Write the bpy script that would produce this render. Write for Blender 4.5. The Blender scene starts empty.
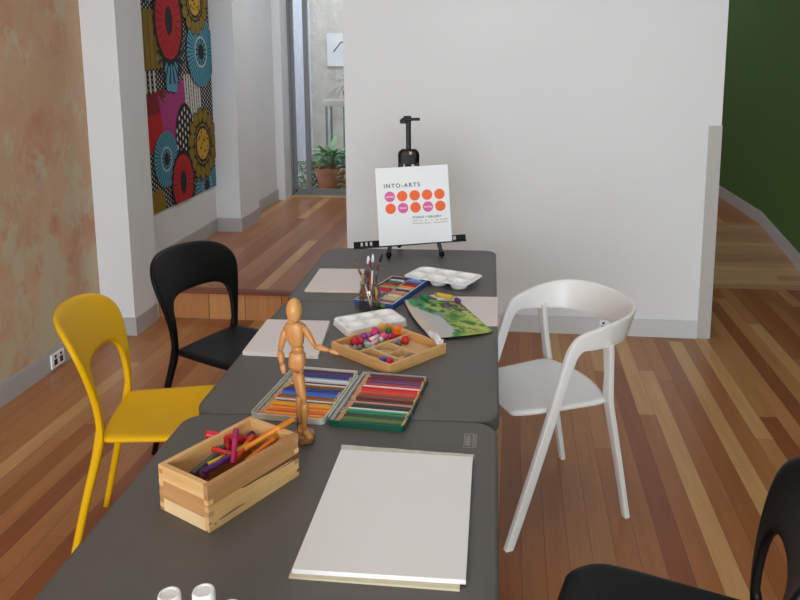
import bpy, bmesh, math, random
from mathutils import Vector, Matrix, noise
random.seed(7)
S = bpy.context.scene
COL = S.collection
R = math.radians
PI = math.pi

# ------------------------------------------------------------------ camera, world, lights, exposure
cd = bpy.data.cameras.new('camera'); cam = bpy.data.objects.new('camera', cd); COL.objects.link(cam)
cam.location = (0, 0, 1.62)
cam.rotation_euler = (R(90 - 9.293), 0, R(4.762))
cd.sensor_width = 36; cd.lens = 770 / 800 * 36
cd.shift_x = -0.05; cd.shift_y = -0.1525
cd.clip_start = .05; cd.clip_end = 60
S.camera = cam

w = bpy.data.worlds.new('overcast_sky'); S.world = w; w.use_nodes = True
bg = w.node_tree.nodes['Background']; bg.inputs[0].default_value = (.86, .93, 1, 1); bg.inputs[1].default_value = 3.4
S.cycles.transparent_max_bounces = 32

def area(name, loc, rot, sx, sy, power, col=(1, 1, 1)):
    l = bpy.data.lights.new(name, 'AREA'); l.shape = 'RECTANGLE'; l.size = sx; l.size_y = sy; l.energy = power; l.color = col
    o = bpy.data.objects.new(name, l); COL.objects.link(o); o.location = loc; o.rotation_euler = rot
    return o
area('front_glazing_daylight', (-.05, -4.9, 1.6), (R(90), 0, 0), 4.3, 2.7, 234, (.885, .955, 1))
area('front_fill_light', (-.3, 2.4, 2.92), (0, 0, 0), 2.6, 2.2, 17, (.93, .97, 1))  # unseen fill added overhead to even out the light on the partition
area('rear_fill_light', (-.9, 6.2, 2.92), (0, 0, 0), 1.2, 1.2, 19, (.97, .98, 1))  # added fill, lifts the raised floor and rear walls; no real fitting
area('corridor_fill_light', (1.2, 8.0, 2.92), (0, 0, 0), .6, 1.6, 10, (1, .98, .95))  # small fill added to brighten the green wall and corridor floor

S.view_settings.view_transform = 'Standard'; S.view_settings.look = 'None'
S.view_settings.gamma = 1; S.view_settings.use_curve_mapping = False
S.view_settings.exposure = 0.0

# ------------------------------------------------------------------ helpers
def srgb(r, g, b):
    f = lambda c: (c / 255 / 12.92) if c / 255 <= .04045 else ((c / 255 + .055) / 1.055) ** 2.4
    return (f(r), f(g), f(b), 1)

class NT:
    def __init__(s, name):
        s.m = bpy.data.materials.new(name); s.m.use_nodes = True
        s.n = s.m.node_tree.nodes; s.l = s.m.node_tree.links
        s.b = s.n['Principled BSDF']; s.out = s.n['Material Output']
    def new(s, t, **k):
        x = s.n.new(t)
        for a, v in k.items(): setattr(x, a, v)
        return x
    def val(s, sock, v):
        if isinstance(v, bpy.types.NodeSocket): s.l.new(v, sock)
        else: sock.default_value = v
    def math(s, op, a, b=0.0, c=0.0):
        x = s.new('ShaderNodeMath', operation=op)
        s.val(x.inputs[0], a); s.val(x.inputs[1], b); s.val(x.inputs[2], c)
        return x.outputs[0]
    def xyz(s):
        g = s.new('ShaderNodeNewGeometry'); x = s.new('ShaderNodeSeparateXYZ'); s.l.new(g.outputs['Position'], x.inputs[0])
        return x.outputs[0], x.outputs[1], x.outputs[2]
    def obj(s):
        return s.new('ShaderNodeTexCoord').outputs['Object']
    def comb(s, a, b, c):
        x = s.new('ShaderNodeCombineXYZ'); s.val(x.inputs[0], a); s.val(x.inputs[1], b); s.val(x.inputs[2], c); return x.outputs[0]
    def noise(s, vec, scale, detail=3, rough=.5, dist=0):
        x = s.new('ShaderNodeTexNoise'); s.l.new(vec, x.inputs['Vector']); x.inputs['Scale'].default_value = scale
        x.inputs['Detail'].default_value = detail; x.inputs['Roughness'].default_value = rough; x.inputs['Distortion'].default_value = dist
        return x.outputs['Fac']
    def ramp(s, fac, stops, interp='LINEAR'):
        x = s.new('ShaderNodeValToRGB'); s.l.new(fac, x.inputs[0]); r = x.color_ramp; r.interpolation = interp
        while len(r.elements) < len(stops): r.elements.new(.5)
        for e, (p, c) in zip(r.elements, stops): e.position = p; e.color = c
        return x.outputs[0]
    def mix(s, f, a, b, mode='MIX'):
        x = s.new('ShaderNodeMix', data_type='RGBA', blend_type=mode)
        s.val(x.inputs[0], f); s.val(x.inputs[6], a); s.val(x.inputs[7], b); return x.outputs[2]
    def bump(s, h, strength=.2, dist=.01):
        x = s.new('ShaderNodeBump'); x.inputs['Strength'].default_value = strength; x.inputs['Distance'].default_value = dist
        s.l.new(h, x.inputs['Height']); s.l.new(x.outputs[0], s.b.inputs['Normal'])

def mat(name, col, rough=.5, var=.04, scale=8, spec=.5, metal=0, bump=0, bscale=200, trans=0):
    """plain surface with a little procedural colour variation of its own"""
    t = NT(name); o = t.obj(); f = t.noise(o, scale, 3)
    c2 = tuple(min(1, c * (1 + var)) for c in col[:3]) + (1,); c1 = tuple(c * (1 - var) for c in col[:3]) + (1,)
    t.l.new(t.ramp(f, [(.3, c1), (.7, c2)]), t.b.inputs['Base Color'])
    t.b.inputs['Roughness'].default_value = rough; t.b.inputs['Specular IOR Level'].default_value = spec
    t.b.inputs['Metallic'].default_value = metal; t.b.inputs['Transmission Weight'].default_value = trans
    if bump: t.bump(t.noise(o, bscale, 2), bump, .002)
    return t.m

def wood(name, c1, c2, axis='y', scale=30, rough=.5, knots=False):
    t = NT(name); mp = t.new('ShaderNodeMapping'); t.l.new(t.obj(), mp.inputs[0])
    k = {'x': (.08, 1, 1), 'y': (1, .08, 1), 'z': (1, 1, .08)}[axis]; mp.inputs['Scale'].default_value = k
    f = t.noise(mp.outputs[0], scale, 5, .6, 1.2)
    c = t.ramp(f, [(.3, c1), (.7, c2)])
    if knots:
        c = t.mix(t.math('GREATER_THAN', t.noise(mp.outputs[0], 22, 2, .5, 2), .68), c, srgb(112, 74, 48))
    t.l.new(c, t.b.inputs['Base Color']); t.b.inputs['Roughness'].default_value = rough
    return t.m

def planks(name, stops, along='y', wdt=.0765, length=1.7, off=.013, rough=.32, gap=srgb(70, 42, 28)):
    t = NT(name); X, Y, Z = t.xyz()
    A, B = {'y': (X, Y), 'x': (Y, X), 'z': (X, Z)}[along]
    if along == 'y': A = t.math('SUBTRACT', A, t.math('MULTIPLY', t.math('SUBTRACT', B, 3.3), .0132))   # the boards run slightly off the wall line
    u = t.math('DIVIDE', t.math('SUBTRACT', A, off), wdt); row = t.math('FLOOR', t.math('ADD', u, 2.0)); fr = t.math('FRACT', u)
    wn = t.new('ShaderNodeTexWhiteNoise', noise_dimensions='1D'); t.l.new(row, wn.inputs['W'])
    v = t.math('ADD', t.math('DIVIDE', B, length), t.math('MULTIPLY', wn.outputs[0], 7.3)); col = t.math('FLOOR', v); fv = t.math('FRACT', v)
    w2 = t.new('ShaderNodeTexWhiteNoise', noise_dimensions='2D'); t.l.new(t.comb(row, col, 0.0), w2.inputs['Vector'])
    base = t.ramp(w2.outputs[0], stops, 'CONSTANT')
    vec = t.comb(t.math('MULTIPLY', A, 60.0), t.math('MULTIPLY', B, 3.0), t.math('MULTIPLY', w2.outputs[0], 40.0))
    g = t.noise(vec, 1, 5, .6, .4)
    big = t.noise(t.comb(t.math('MULTIPLY', A, 9.0), t.math('MULTIPLY', B, 1.2), t.math('MULTIPLY', w2.outputs[0], 90.0)), 1, 3, .6, .6)
    grain = t.ramp(g, [(.25, (.86, .85, .84, 1)), (.75, (1.1, 1.09, 1.08, 1))])
    gr2 = t.ramp(big, [(.25, (.90, .88, .86, 1)), (.75, (1.07, 1.08, 1.09, 1))])
    c = t.mix(1.0, t.mix(1.0, base, grain, 'MULTIPLY'), gr2, 'MULTIPLY')
    e = t.math('MAXIMUM', t.math('LESS_THAN', t.math('MINIMUM', fr, t.math('SUBTRACT', 1.0, fr)), .012),
               t.math('LESS_THAN', fv, .0016 / length * 1.2))
    c = t.mix(t.math('MULTIPLY', e, .7), c, gap)
    t.l.new(c, t.b.inputs['Base Color']); t.b.inputs['Roughness'].default_value = rough
    t.b.inputs['Specular IOR Level'].default_value = .35
    t.bump(t.math('SUBTRACT', 1.0, e), .15, .001)
    return t.m

class MB:
    """collects shapes, then links them as one mesh object"""
    def __init__(s): s.bm = bmesh.new(); s.mi = 0
    def m(s, i): s.mi = i; return s
    def face(s, vs):
        try: f = s.bm.faces.new(vs); f.material_index = s.mi; return f
        except ValueError: return None
    def box(s, c, d, rz=0, M=None):
        x, y, z = (q / 2 for q in d)
        T = Matrix.Translation(c) @ Matrix.Rotation(rz, 4, 'Z')
        if M is not None: T = M @ T
        v = [s.bm.verts.new(T @ Vector((a * x, b * y, e * z))) for e in (-1, 1) for a, b in ((-1, -1), (1, -1), (1, 1), (-1, 1))]
        for q in ((3, 2, 1, 0), (4, 5, 6, 7), (0, 1, 5, 4), (1, 2, 6, 5), (2, 3, 7, 6), (3, 0, 4, 7)): s.face([v[i] for i in q])
        return s
    def ring(s, pts): return [s.bm.verts.new(p) for p in pts]
    def bridge(s, a, b):
        n = len(a)
        for i in range(n): s.face((a[i], a[(i + 1) % n], b[(i + 1) % n], b[i]))
    def loft(s, rings, cap=True):
        rs = [s.ring(r) for r in rings]
        for a, b in zip(rs, rs[1:]): s.bridge(a, b)
        if cap: s.face(rs[0][::-1]); s.face(rs[-1])
        return s
    def sweep(s, pts, sec, n=12, up=(0, 0, 1), p=2.0, cap=True):
        """sec: list of (half side, half up); p superellipse power"""
        P = [Vector(q) for q in pts]; rings = []
        if not isinstance(sec, list): sec = [sec] * len(P)
        for i, q in enumerate(P):
            t = (P[min(i + 1, len(P) - 1)] - P[max(i - 1, 0)]).normalized()
            U = Vector(up); a = t.cross(U)
            if a.length < .05: a = t.cross(Vector((0, 1, 0)))
            a.normalize(); b = a.cross(t).normalized(); sa, sb = sec[i]
            r = []
            for k in range(n):
                th = 2 * PI * (k + .5) / n; c, d = math.cos(th), math.sin(th)
                r.append(q + a * sa * math.copysign(abs(c) ** (2 / p), c) + b * sb * math.copysign(abs(d) ** (2 / p), d))
            rings.append(r)
        return s.loft(rings, cap)
    def tube(s, pts, r, n=10): return s.sweep(pts, [(x, x) for x in r] if isinstance(r, list) else (r, r), n)
    def lathe(s, prof, c=(0, 0, 0), n=24, M=None, cap=True):
        rings = []
        for r, z in prof:
            ps = [Vector((c[0] + r * math.cos(2 * PI * k / n), c[1] + r * math.sin(2 * PI * k / n), c[2] + z)) for k in range(n)]
            if M is not None: ps = [M @ q for q in ps]
            rings.append(ps)
        return s.loft(rings, cap)
    def ball(s, c, r, n=12, m=8, M=None):
        if not isinstance(r, tuple): r = (r, r, r)
        pr = [(math.sin(PI * (i + .001) / m * .999 + .0005), -math.cos(PI * i / m)) for i in range(m + 1)]
        rings = []
        for a, z in pr:
            a = max(a, .02)
            ps = [Vector((r[0] * a * math.cos(2 * PI * k / n), r[1] * a * math.sin(2 * PI * k / n), r[2] * z)) for k in range(n)]
            if M is not None: ps = [M @ q for q in ps]
            rings.append([q + Vector(c) for q in ps])
        return s.loft(rings)
    def prism(s, out, z0, z1):
        return s.loft([[Vector((x, y, z0)) for x, y in out], [Vector((x, y, z1)) for x, y in out]])
    def grid(s, f, nu, nv):
        v = [[s.bm.verts.new(f(i / nu, j / nv)) for j in range(nv + 1)] for i in range(nu + 1)]
        for i in range(nu):
            for j in range(nv): s.face((v[i][j], v[i + 1][j], v[i + 1][j + 1], v[i][j + 1]))
        return s
    def build(s, name, mats, parent=None, smooth=False, bevel=0, solid=0, sub=0, loc=None, rz=0, auto=None, off=0, segs=2):
        bmesh.ops.recalc_face_normals(s.bm, faces=s.bm.faces)
        me = bpy.data.meshes.new(name); s.bm.to_mesh(me); s.bm.free()
        for x in (mats if isinstance(mats, (list, tuple)) else [mats]): me.materials.append(x)
        o = bpy.data.objects.new(name, me); COL.objects.link(o)
        if smooth or auto:
            for q in me.polygons: q.use_smooth = True
        if auto: me.set_sharp_from_angle(angle=R(auto))
        if solid: d = o.modifiers.new('solid', 'SOLIDIFY'); d.thickness = solid; d.offset = off
        if bevel: d = o.modifiers.new('bevel', 'BEVEL'); d.width = bevel; d.segments = segs; d.limit_method = 'ANGLE'; d.angle_limit = R(40)
        if sub: d = o.modifiers.new('sub', 'SUBSURF'); d.levels = sub; d.render_levels = sub
        if loc is not None: o.location = loc
        o.rotation_euler.z = rz
        o.parent = parent
        return o

def tag(o, label=None, cat=None, group=None, kind=None):
    if label: o['label'] = label
    if cat: o['category'] = cat
    if group: o['group'] = group
    if kind: o['kind'] = kind
    return o
def thing(name, label, cat, loc=(0, 0, 0), rz=0, group=None):
    o = bpy.data.objects.new(name, None); o.empty_display_size = .05; COL.objects.link(o)
    o.location = loc; o.rotation_euler.z = rz
    return tag(o, label, cat, group)
def struct(o): o['kind'] = 'structure'; return o
def rrect(w, d, r, n=6, cx=0, cy=0):
    out = []
    for sx, sy, a0 in ((1, 1, 0), (-1, 1, 90), (-1, -1, 180), (1, -1, 270)):
        for k in range(n + 1):
            a = R(a0 + 90 * k / n); out.append((cx + sx * (w / 2 - r) + r * math.cos(a), cy + sy * (d / 2 - r) + r * math.sin(a)))
    return out
def lerp(a, b, t): return a + (b - a) * t
def catmull(P, n=6):
    P = [Vector(p) for p in P]; Q = [P[0] * 2 - P[1]] + P + [P[-1] * 2 - P[-2]]; out = []
    for i in range(1, len(Q) - 2):
        for k in range(n):
            t = k / n; a, b, c, d = Q[i - 1], Q[i], Q[i + 1], Q[i + 2]
            out.append(.5 * ((2 * b) + (c - a) * t + (2 * a - 5 * b + 4 * c - d) * t * t + (3 * b - a - 3 * c + d) * t ** 3))
    out.append(P[-1]); return out

# ------------------------------------------------------------------ materials
M_wall = mat('white_wall_paint', srgb(226, 228, 231), .7, .012, 1.5)
M_ceil = mat('white_ceiling_paint', srgb(230, 229, 227), .8, .01, 1.5)
M_base = mat('grey_skirting_paint', srgb(204, 206, 208), .45, .02, 3)
M_base_shaded = mat('shaded_grey_skirting_paint', srgb(178, 176, 176), .5, .02, 3)  # centre skirting paint again, with side and rear shade put into its colour
M_guard = mat('grey_corner_guard', srgb(182, 179, 176), .45, .03, 60)
M_green = mat('green_wall_paint', srgb(66, 104, 46), .6, .05, 2)
M_white_pl = mat('white_plastic', srgb(246, 246, 246), .22, .01)
M_black = mat('black_plastic', srgb(9, 9, 10), .45, .06, 40, spec=.22)
M_yellow = mat('yellow_plastic', srgb(228, 176, 0), .5, .02, 10, spec=.25)
M_table = mat('grey_tabletop_plastic', srgb(93, 90, 87), .5, .03, 12, bump=.35, bscale=450)
M_tleg = mat('grey_steel_leg', srgb(120, 120, 122), .35, .03, 20, metal=.6)
M_paper = mat('white_paper', srgb(240, 240, 242), .85, .008, 4)
M_paper2 = mat('warm_white_paper', srgb(224, 216, 214), .85, .01, 4)
M_cream = mat('cream_board', srgb(214, 205, 176), .8, .04, 10)
M_alu = mat('grey_aluminium', srgb(128, 130, 134), .4, .02, 10, metal=.3)
M_dark = mat('dark_socket', srgb(40, 26, 26), .5)
M_sill = mat('timber_sill', srgb(190, 160, 120), .5, .05, 20)

browns = [(0, srgb(166, 108, 66)), (.16, srgb(174, 120, 76)), (.34, srgb(156, 98, 58)), (.5, srgb(182, 130, 84)), (.64, srgb(168, 112, 70)),
          (.78, srgb(200, 154, 104)), (.9, srgb(146, 86, 52))]
M_floor = planks('hardwood_floor', browns)
M_ramp = planks('ramp_boards', [(0, srgb(176, 140, 104)), (.35, srgb(164, 126, 92)), (.7, srgb(184, 150, 112))], along='x', length=3.0)
M_riser = planks('riser_boards', [(0, srgb(196, 140, 90)), (.4, srgb(188, 130, 82)), (.7, srgb(204, 148, 96))], along='z', wdt=.23, length=3, off=.05, rough=.4)
M_nose = wood('step_nosing', srgb(112, 62, 44), srgb(130, 76, 56), 'x', 30)

def plaster():
    t = NT('patinated_plaster'); X, Y, Z = t.xyz(); v = t.comb(t.math('MULTIPLY', X, 1.0), Y, t.math('MULTIPLY', Z, .75))
    base = t.ramp(t.noise(v, 2.6, 6, .6, .6), [(.3, srgb(194, 154, 126)), (.5, srgb(203, 165, 134)), (.7, srgb(208, 175, 145))])
    red = t.math('MULTIPLY', t.ramp(t.noise(v, 3.4, 5, .65, .4), [(.52, (0, 0, 0, 1)), (.64, (1, 1, 1, 1))]), .7)
    c = t.mix(red, base, srgb(194, 134, 108))
    # pale grey-green worn patches, more of them lower on the wall
    low = t.math('MULTIPLY', t.math('SUBTRACT', 1.5, Z), .09)
    n = t.math('ADD', t.noise(v, 5.5, 7, .68, .3), low)
    c = t.mix(t.math('MULTIPLY', t.ramp(n, [(.545, (0, 0, 0, 1)), (.64, (1, 1, 1, 1))]), .75), c, srgb(198, 192, 162))
    n2 = t.noise(t.comb(X, t.math('ADD', Y, 7.0), t.math('MULTIPLY', Z, .7)), 4.6, 4, .6)
    c = t.mix(t.math('MULTIPLY', t.ramp(n2, [(.66, (0, 0, 0, 1)), (.72, (1, 1, 1, 1))]), .6), c, srgb(182, 178, 190))
    t.l.new(c, t.b.inputs['Base Color']); t.b.inputs['Roughness'].default_value = .75
    t.bump(t.noise(v, 14, 5), .15, .01); return t.m
M_plaster = plaster()

def glass(name, tint=(1, 1, 1, 1), fac=.06):
    t = NT(name); tr = t.new('ShaderNodeBsdfTransparent'); gl = t.new('ShaderNodeBsdfGlossy'); gl.inputs['Roughness'].default_value = .02
    tr.inputs[0].default_value = tint; lw = t.new('ShaderNodeLayerWeight'); lw.inputs[0].default_value = .25
    f = t.math('ADD', t.math('MULTIPLY', lw.outputs['Fresnel'], .5), fac); mx = t.new('ShaderNodeMixShader')
    t.l.new(f, mx.inputs[0]); t.l.new(tr.outputs[0], mx.inputs[1]); t.l.new(gl.outputs[0], mx.inputs[2]); t.l.new(mx.outputs[0], t.out.inputs[0])
    return t.m
M_glass = glass('door_glass', (.93, .96, .96, 1), .03)
M_jar = glass('jar_glass', (.985, .99, .985, 1), .07)
M_film = glass('clear_film', (.9, .91, .92, 1), .22)

# ------------------------------------------------------------------ the room shell
WL, WR = (-.915, 4.372), (1.187, 4.318)      # front face of the white partition, left and right end
def dirn(a, b): d = Vector((b[0] - a[0], b[1] - a[1])); return d.normalized()
D = dirn(WL, WR); N = Vector((-D.y, D.x))    # N points away from the camera
def wp(t, n=0): q = Vector(WL) + D * t + N * n; return (q.x, q.y)
LEN = (Vector(WR) - Vector(WL)).length
# lower floor
struct(MB().box((-.07, .25, -.05), (4.7, 10.5, .1)).build('floor', M_floor))
# raised floor (its front edge runs along the line of the partition)
ex = (Vector(WL) + D * (-1.6)); st0 = (-2.42, Vector(WL).y - (-2.42 - WL[0]) * -D.y / D.x)
yl = WL[1] + (-2.42 - WL[0]) * D.y / D.x; yr = WL[1] + (1.30 - WL[0]) * D.y / D.x
mb = MB(); mb.prism([(-2.42, yl + .03), (1.12, yr + .03), (1.12, 6.55), (2.25, 6.55), (2.25, 10.2), (-1.5, 10.2), (-1.5, 7.62), (-2.42, 7.62)], .02, .19)
struct(mb.build('floor_raised', M_floor))
mb = MB(); mb.prism([(-2.42, yl + .012), (1.12, WR[1] + .012), (1.12, WR[1] + .03), (-2.42, yl + .03)], 0, .165)
struct(mb.build('trim_1', M_riser))
mb = MB(); mb.prism([(-2.42, yl - .012), (WL[0] + .02, WL[1] - .012), (WL[0] + .02, WL[1] + .035), (-2.42, yl + .035)], .165, .192)
struct(mb.build('trim_2', M_nose, bevel=.004))
# ramp on the right of the partition
mb = MB(); mb.loft([[Vector((x, 5.3, -.02)), Vector((x, 6.552, -.02)), Vector((x, 6.552, .189)), Vector((x, 5.3, .001))] for x in (1.12, 2.2)])
struct(mb.build('floor_ramp', M_ramp))
# white partition
mb = MB(); mb.prism([wp(0), wp(LEN), wp(LEN, .13), wp(0, .13)], 0, 3.0); struct(mb.build('wall_centre', M_wall))
t0 = .93
mb = MB(); mb.prism([wp(.02, -.012), wp(LEN - .072, -.012), wp(LEN - .072, .0), wp(.02, .0)], 0, .100)
mb.prism([wp(.02, -.009), wp(LEN - .072, -.009), wp(LEN - .072, .0), wp(.02, .0)], .100, .104); struct(mb.build('baseboard_centre', M_base, bevel=.001))
mb = MB(); g = .004
mb.prism([wp(LEN - .068, -g), wp(LEN + g, -g), wp(LEN + g, .13 + g), wp(LEN - .068, .13 + g), wp(LEN - .068, .13), wp(LEN, .13), wp(LEN, 0), wp(LEN - .068, 0)], 0, 1.222)
struct(mb.build('trim_3', M_guard))
# left side: plaster wall, pier, hanging wall, second pier, rear wall, jamb
struct(MB().box((-2.41, -.45, 1.5), (.2, 9.1, 3.0)).build('wall_left', M_plaster))
struct(MB().box((-2.31, 4.255, 1.5), (.4, .31, 3.0)).build('wall_pier', M_wall))
struct(MB().box((-2.40, 5.15, 1.5), (.2, 1.6, 3.0)).build('wall_left_rear', M_wall))
struct(MB().box((-2.30, 6.14, 1.5), (.4, .46, 3.0)).build('wall_pier_rear', M_wall))
struct(MB().box((-2.30, 6.81, 1.5), (.2, .92, 3.0)).build('wall_left_end', M_wall))
struct(MB().box((-2.27, 7.37, 1.5), (.30, .24, 3.0)).build('wall_jamb', M_wall))
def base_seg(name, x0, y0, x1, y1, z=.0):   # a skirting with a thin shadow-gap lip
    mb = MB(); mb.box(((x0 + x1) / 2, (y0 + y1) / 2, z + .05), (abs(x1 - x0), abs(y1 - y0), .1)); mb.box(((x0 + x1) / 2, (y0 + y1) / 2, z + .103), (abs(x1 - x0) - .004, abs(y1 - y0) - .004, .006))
    return struct(mb.build(name, M_base_shaded))
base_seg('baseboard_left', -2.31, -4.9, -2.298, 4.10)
mb = MB(); mb.prism([(-2.298, 4.10), (-2.298, 4.088), (-2.098, 4.088), (-2.098, 4.36), (-2.11, 4.36), (-2.11, 4.1)], 0, .105); struct(mb.build('baseboard_pier', M_base_shaded))
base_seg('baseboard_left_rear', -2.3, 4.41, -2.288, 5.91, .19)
mb = MB(); mb.prism([(-2.288, 5.91), (-2.288, 5.898), (-2.088, 5.898), (-2.088, 6.37), (-2.10, 6.37), (-2.10, 5.91)], .19, .30); struct(mb.build('baseboard_pier_rear', M_base_shaded))
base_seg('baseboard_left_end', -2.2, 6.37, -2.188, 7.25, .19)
# right green wall with its sloping skirting
struct(MB().box((2.27, 2.6, 1.5), (.2, 15.2, 3.0)).build('wall_right', M_green))
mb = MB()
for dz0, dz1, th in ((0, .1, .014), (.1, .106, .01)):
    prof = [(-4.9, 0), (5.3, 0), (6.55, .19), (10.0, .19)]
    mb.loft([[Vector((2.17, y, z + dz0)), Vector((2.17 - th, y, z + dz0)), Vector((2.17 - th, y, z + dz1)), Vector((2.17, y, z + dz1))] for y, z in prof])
struct(mb.build('baseboard_right', M_base_shaded))
struct(MB().box((.3, 10.25, 1.5), (4.0, .1, 3.0)).build('wall_far', M_wall))
struct(MB().box((-.15, 8.7, 1.5), (.1, 3.0, 3.0)).build('wall_corridor', M_wall))
struct(MB().box((-.75, 7.56, 1.5), (1.30, .12, 3.0)).build('wall_back', M_wall))
# ceiling
mb = MB(); mb.prism([(-2.5, -5), (2.37, -5), (2.37, 10.3), (-.2, 10.3), (-.2, 7.62), (-2.5, 7.62)], 3.0, 3.1); struct(mb.build('ceiling', M_ceil))

# sliding glass door to the courtyard
d1 = struct(MB().box((-1.78, 7.515, .205), (.80, .07, .03)).box((-2.125, 7.515, 1.6), (.05, .07, 2.8)).box((-1.385, 7.515, 1.6), (.03, .07, 2.8)).build('door_1', M_alu))
MB().box((-2.085, 7.53, 1.6), (.03, .03, 2.75)).box((-1.942, 7.50, 1.6), (.045, .045, 2.75)).box((-1.66, 7.515, .235), (.56, .03, .05)).box((-2.02, 7.53, .235), (.14, .03, .045)).build('sash', M_alu, d1)
MB().box((-1.66, 7.515, 1.6), (.55, .006, 2.7)).box((-2.01, 7.53, 1.6), (.11, .006, 2.7)).build('pane', M_glass, d1)
struct(MB().box((-1.75, 7.45, .194), (.74, .06, .012)).build('trim_4', M_sill))

# courtyard
def masonry(name, a, b, sc=6):
    t = NT(name); X, Y, Z = t.xyz(); v = t.comb(X, Y, Z)
    c = t.ramp(t.noise(v, sc, 6, .65, .4), [(.3, a), (.7, b)])
    t.l.new(c, t.b.inputs['Base Color']); t.b.inputs['Roughness'].default_value = .9; t.bump(t.noise(v, 30, 5), .4, .02); return t.m
M_court = masonry('courtyard_render', srgb(196, 184, 172), srgb(222, 212, 200))
M_blue = masonry('pale_blue_render', srgb(206, 210, 228), srgb(232, 234, 246))
M_conc = masonry('courtyard_paving', srgb(150, 145, 138), srgb(175, 168, 160))
M_ledge = masonry('stone_ledge', srgb(180, 172, 160), srgb(205, 198, 186), 12)
struct(MB().box((-1.75, 9.4, .05), (3.4, 3.55, .1)).build('floor_courtyard', M_conc))
struct(MB().box((-2.6, 9.4, 1.9), (.14, 3.55, 3.8)).build('wall_courtyard_left', M_blue))
struct(MB().box((-1.7, 10.08, 1.9), (1.8, .15, 3.8)).build('wall_courtyard_back', M_court))
struct(MB().box((-2.12, 9.985, 1.65), (.36, .03, .42)).build('trim_5', mat('pale_panel', srgb(235, 232, 228), .8)))

# ------------------------------------------------------------------ power outlets
def outlet(loc, rz, label, n):
    t = thing('power_outlet', label, 'outlet', loc, rz)
    MB().box((0, 0, .005), (.115 if n == 2 else .08, .075, .01)).build('face_plate', M_white_pl, t, bevel=.002)
    for k in range(n):
        x = (k - .5) * .05 if n == 2 else -.018
        MB().box((x, -.008, .0105), (.026, .03, .002)).build('socket', M_dark, t)
        MB().box((x, .022, .0108), (.014, .014, .003)).build('switch', M_dark if n == 2 else mat('violet_switch', srgb(70, 60, 110), .4), t)
    return t
o = outlet((-2.2975, 3.615, .05), 0, 'double white power outlet on the skirting of the plaster wall', 2)
o.rotation_euler = (R(90), 0, R(90))
o = outlet((.605, 4.3195, .055), 0, 'white power outlet on the skirting behind the white armchair', 1)
o.rotation_euler = (R(90), 0, math.atan2(D.y, D.x))

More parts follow.
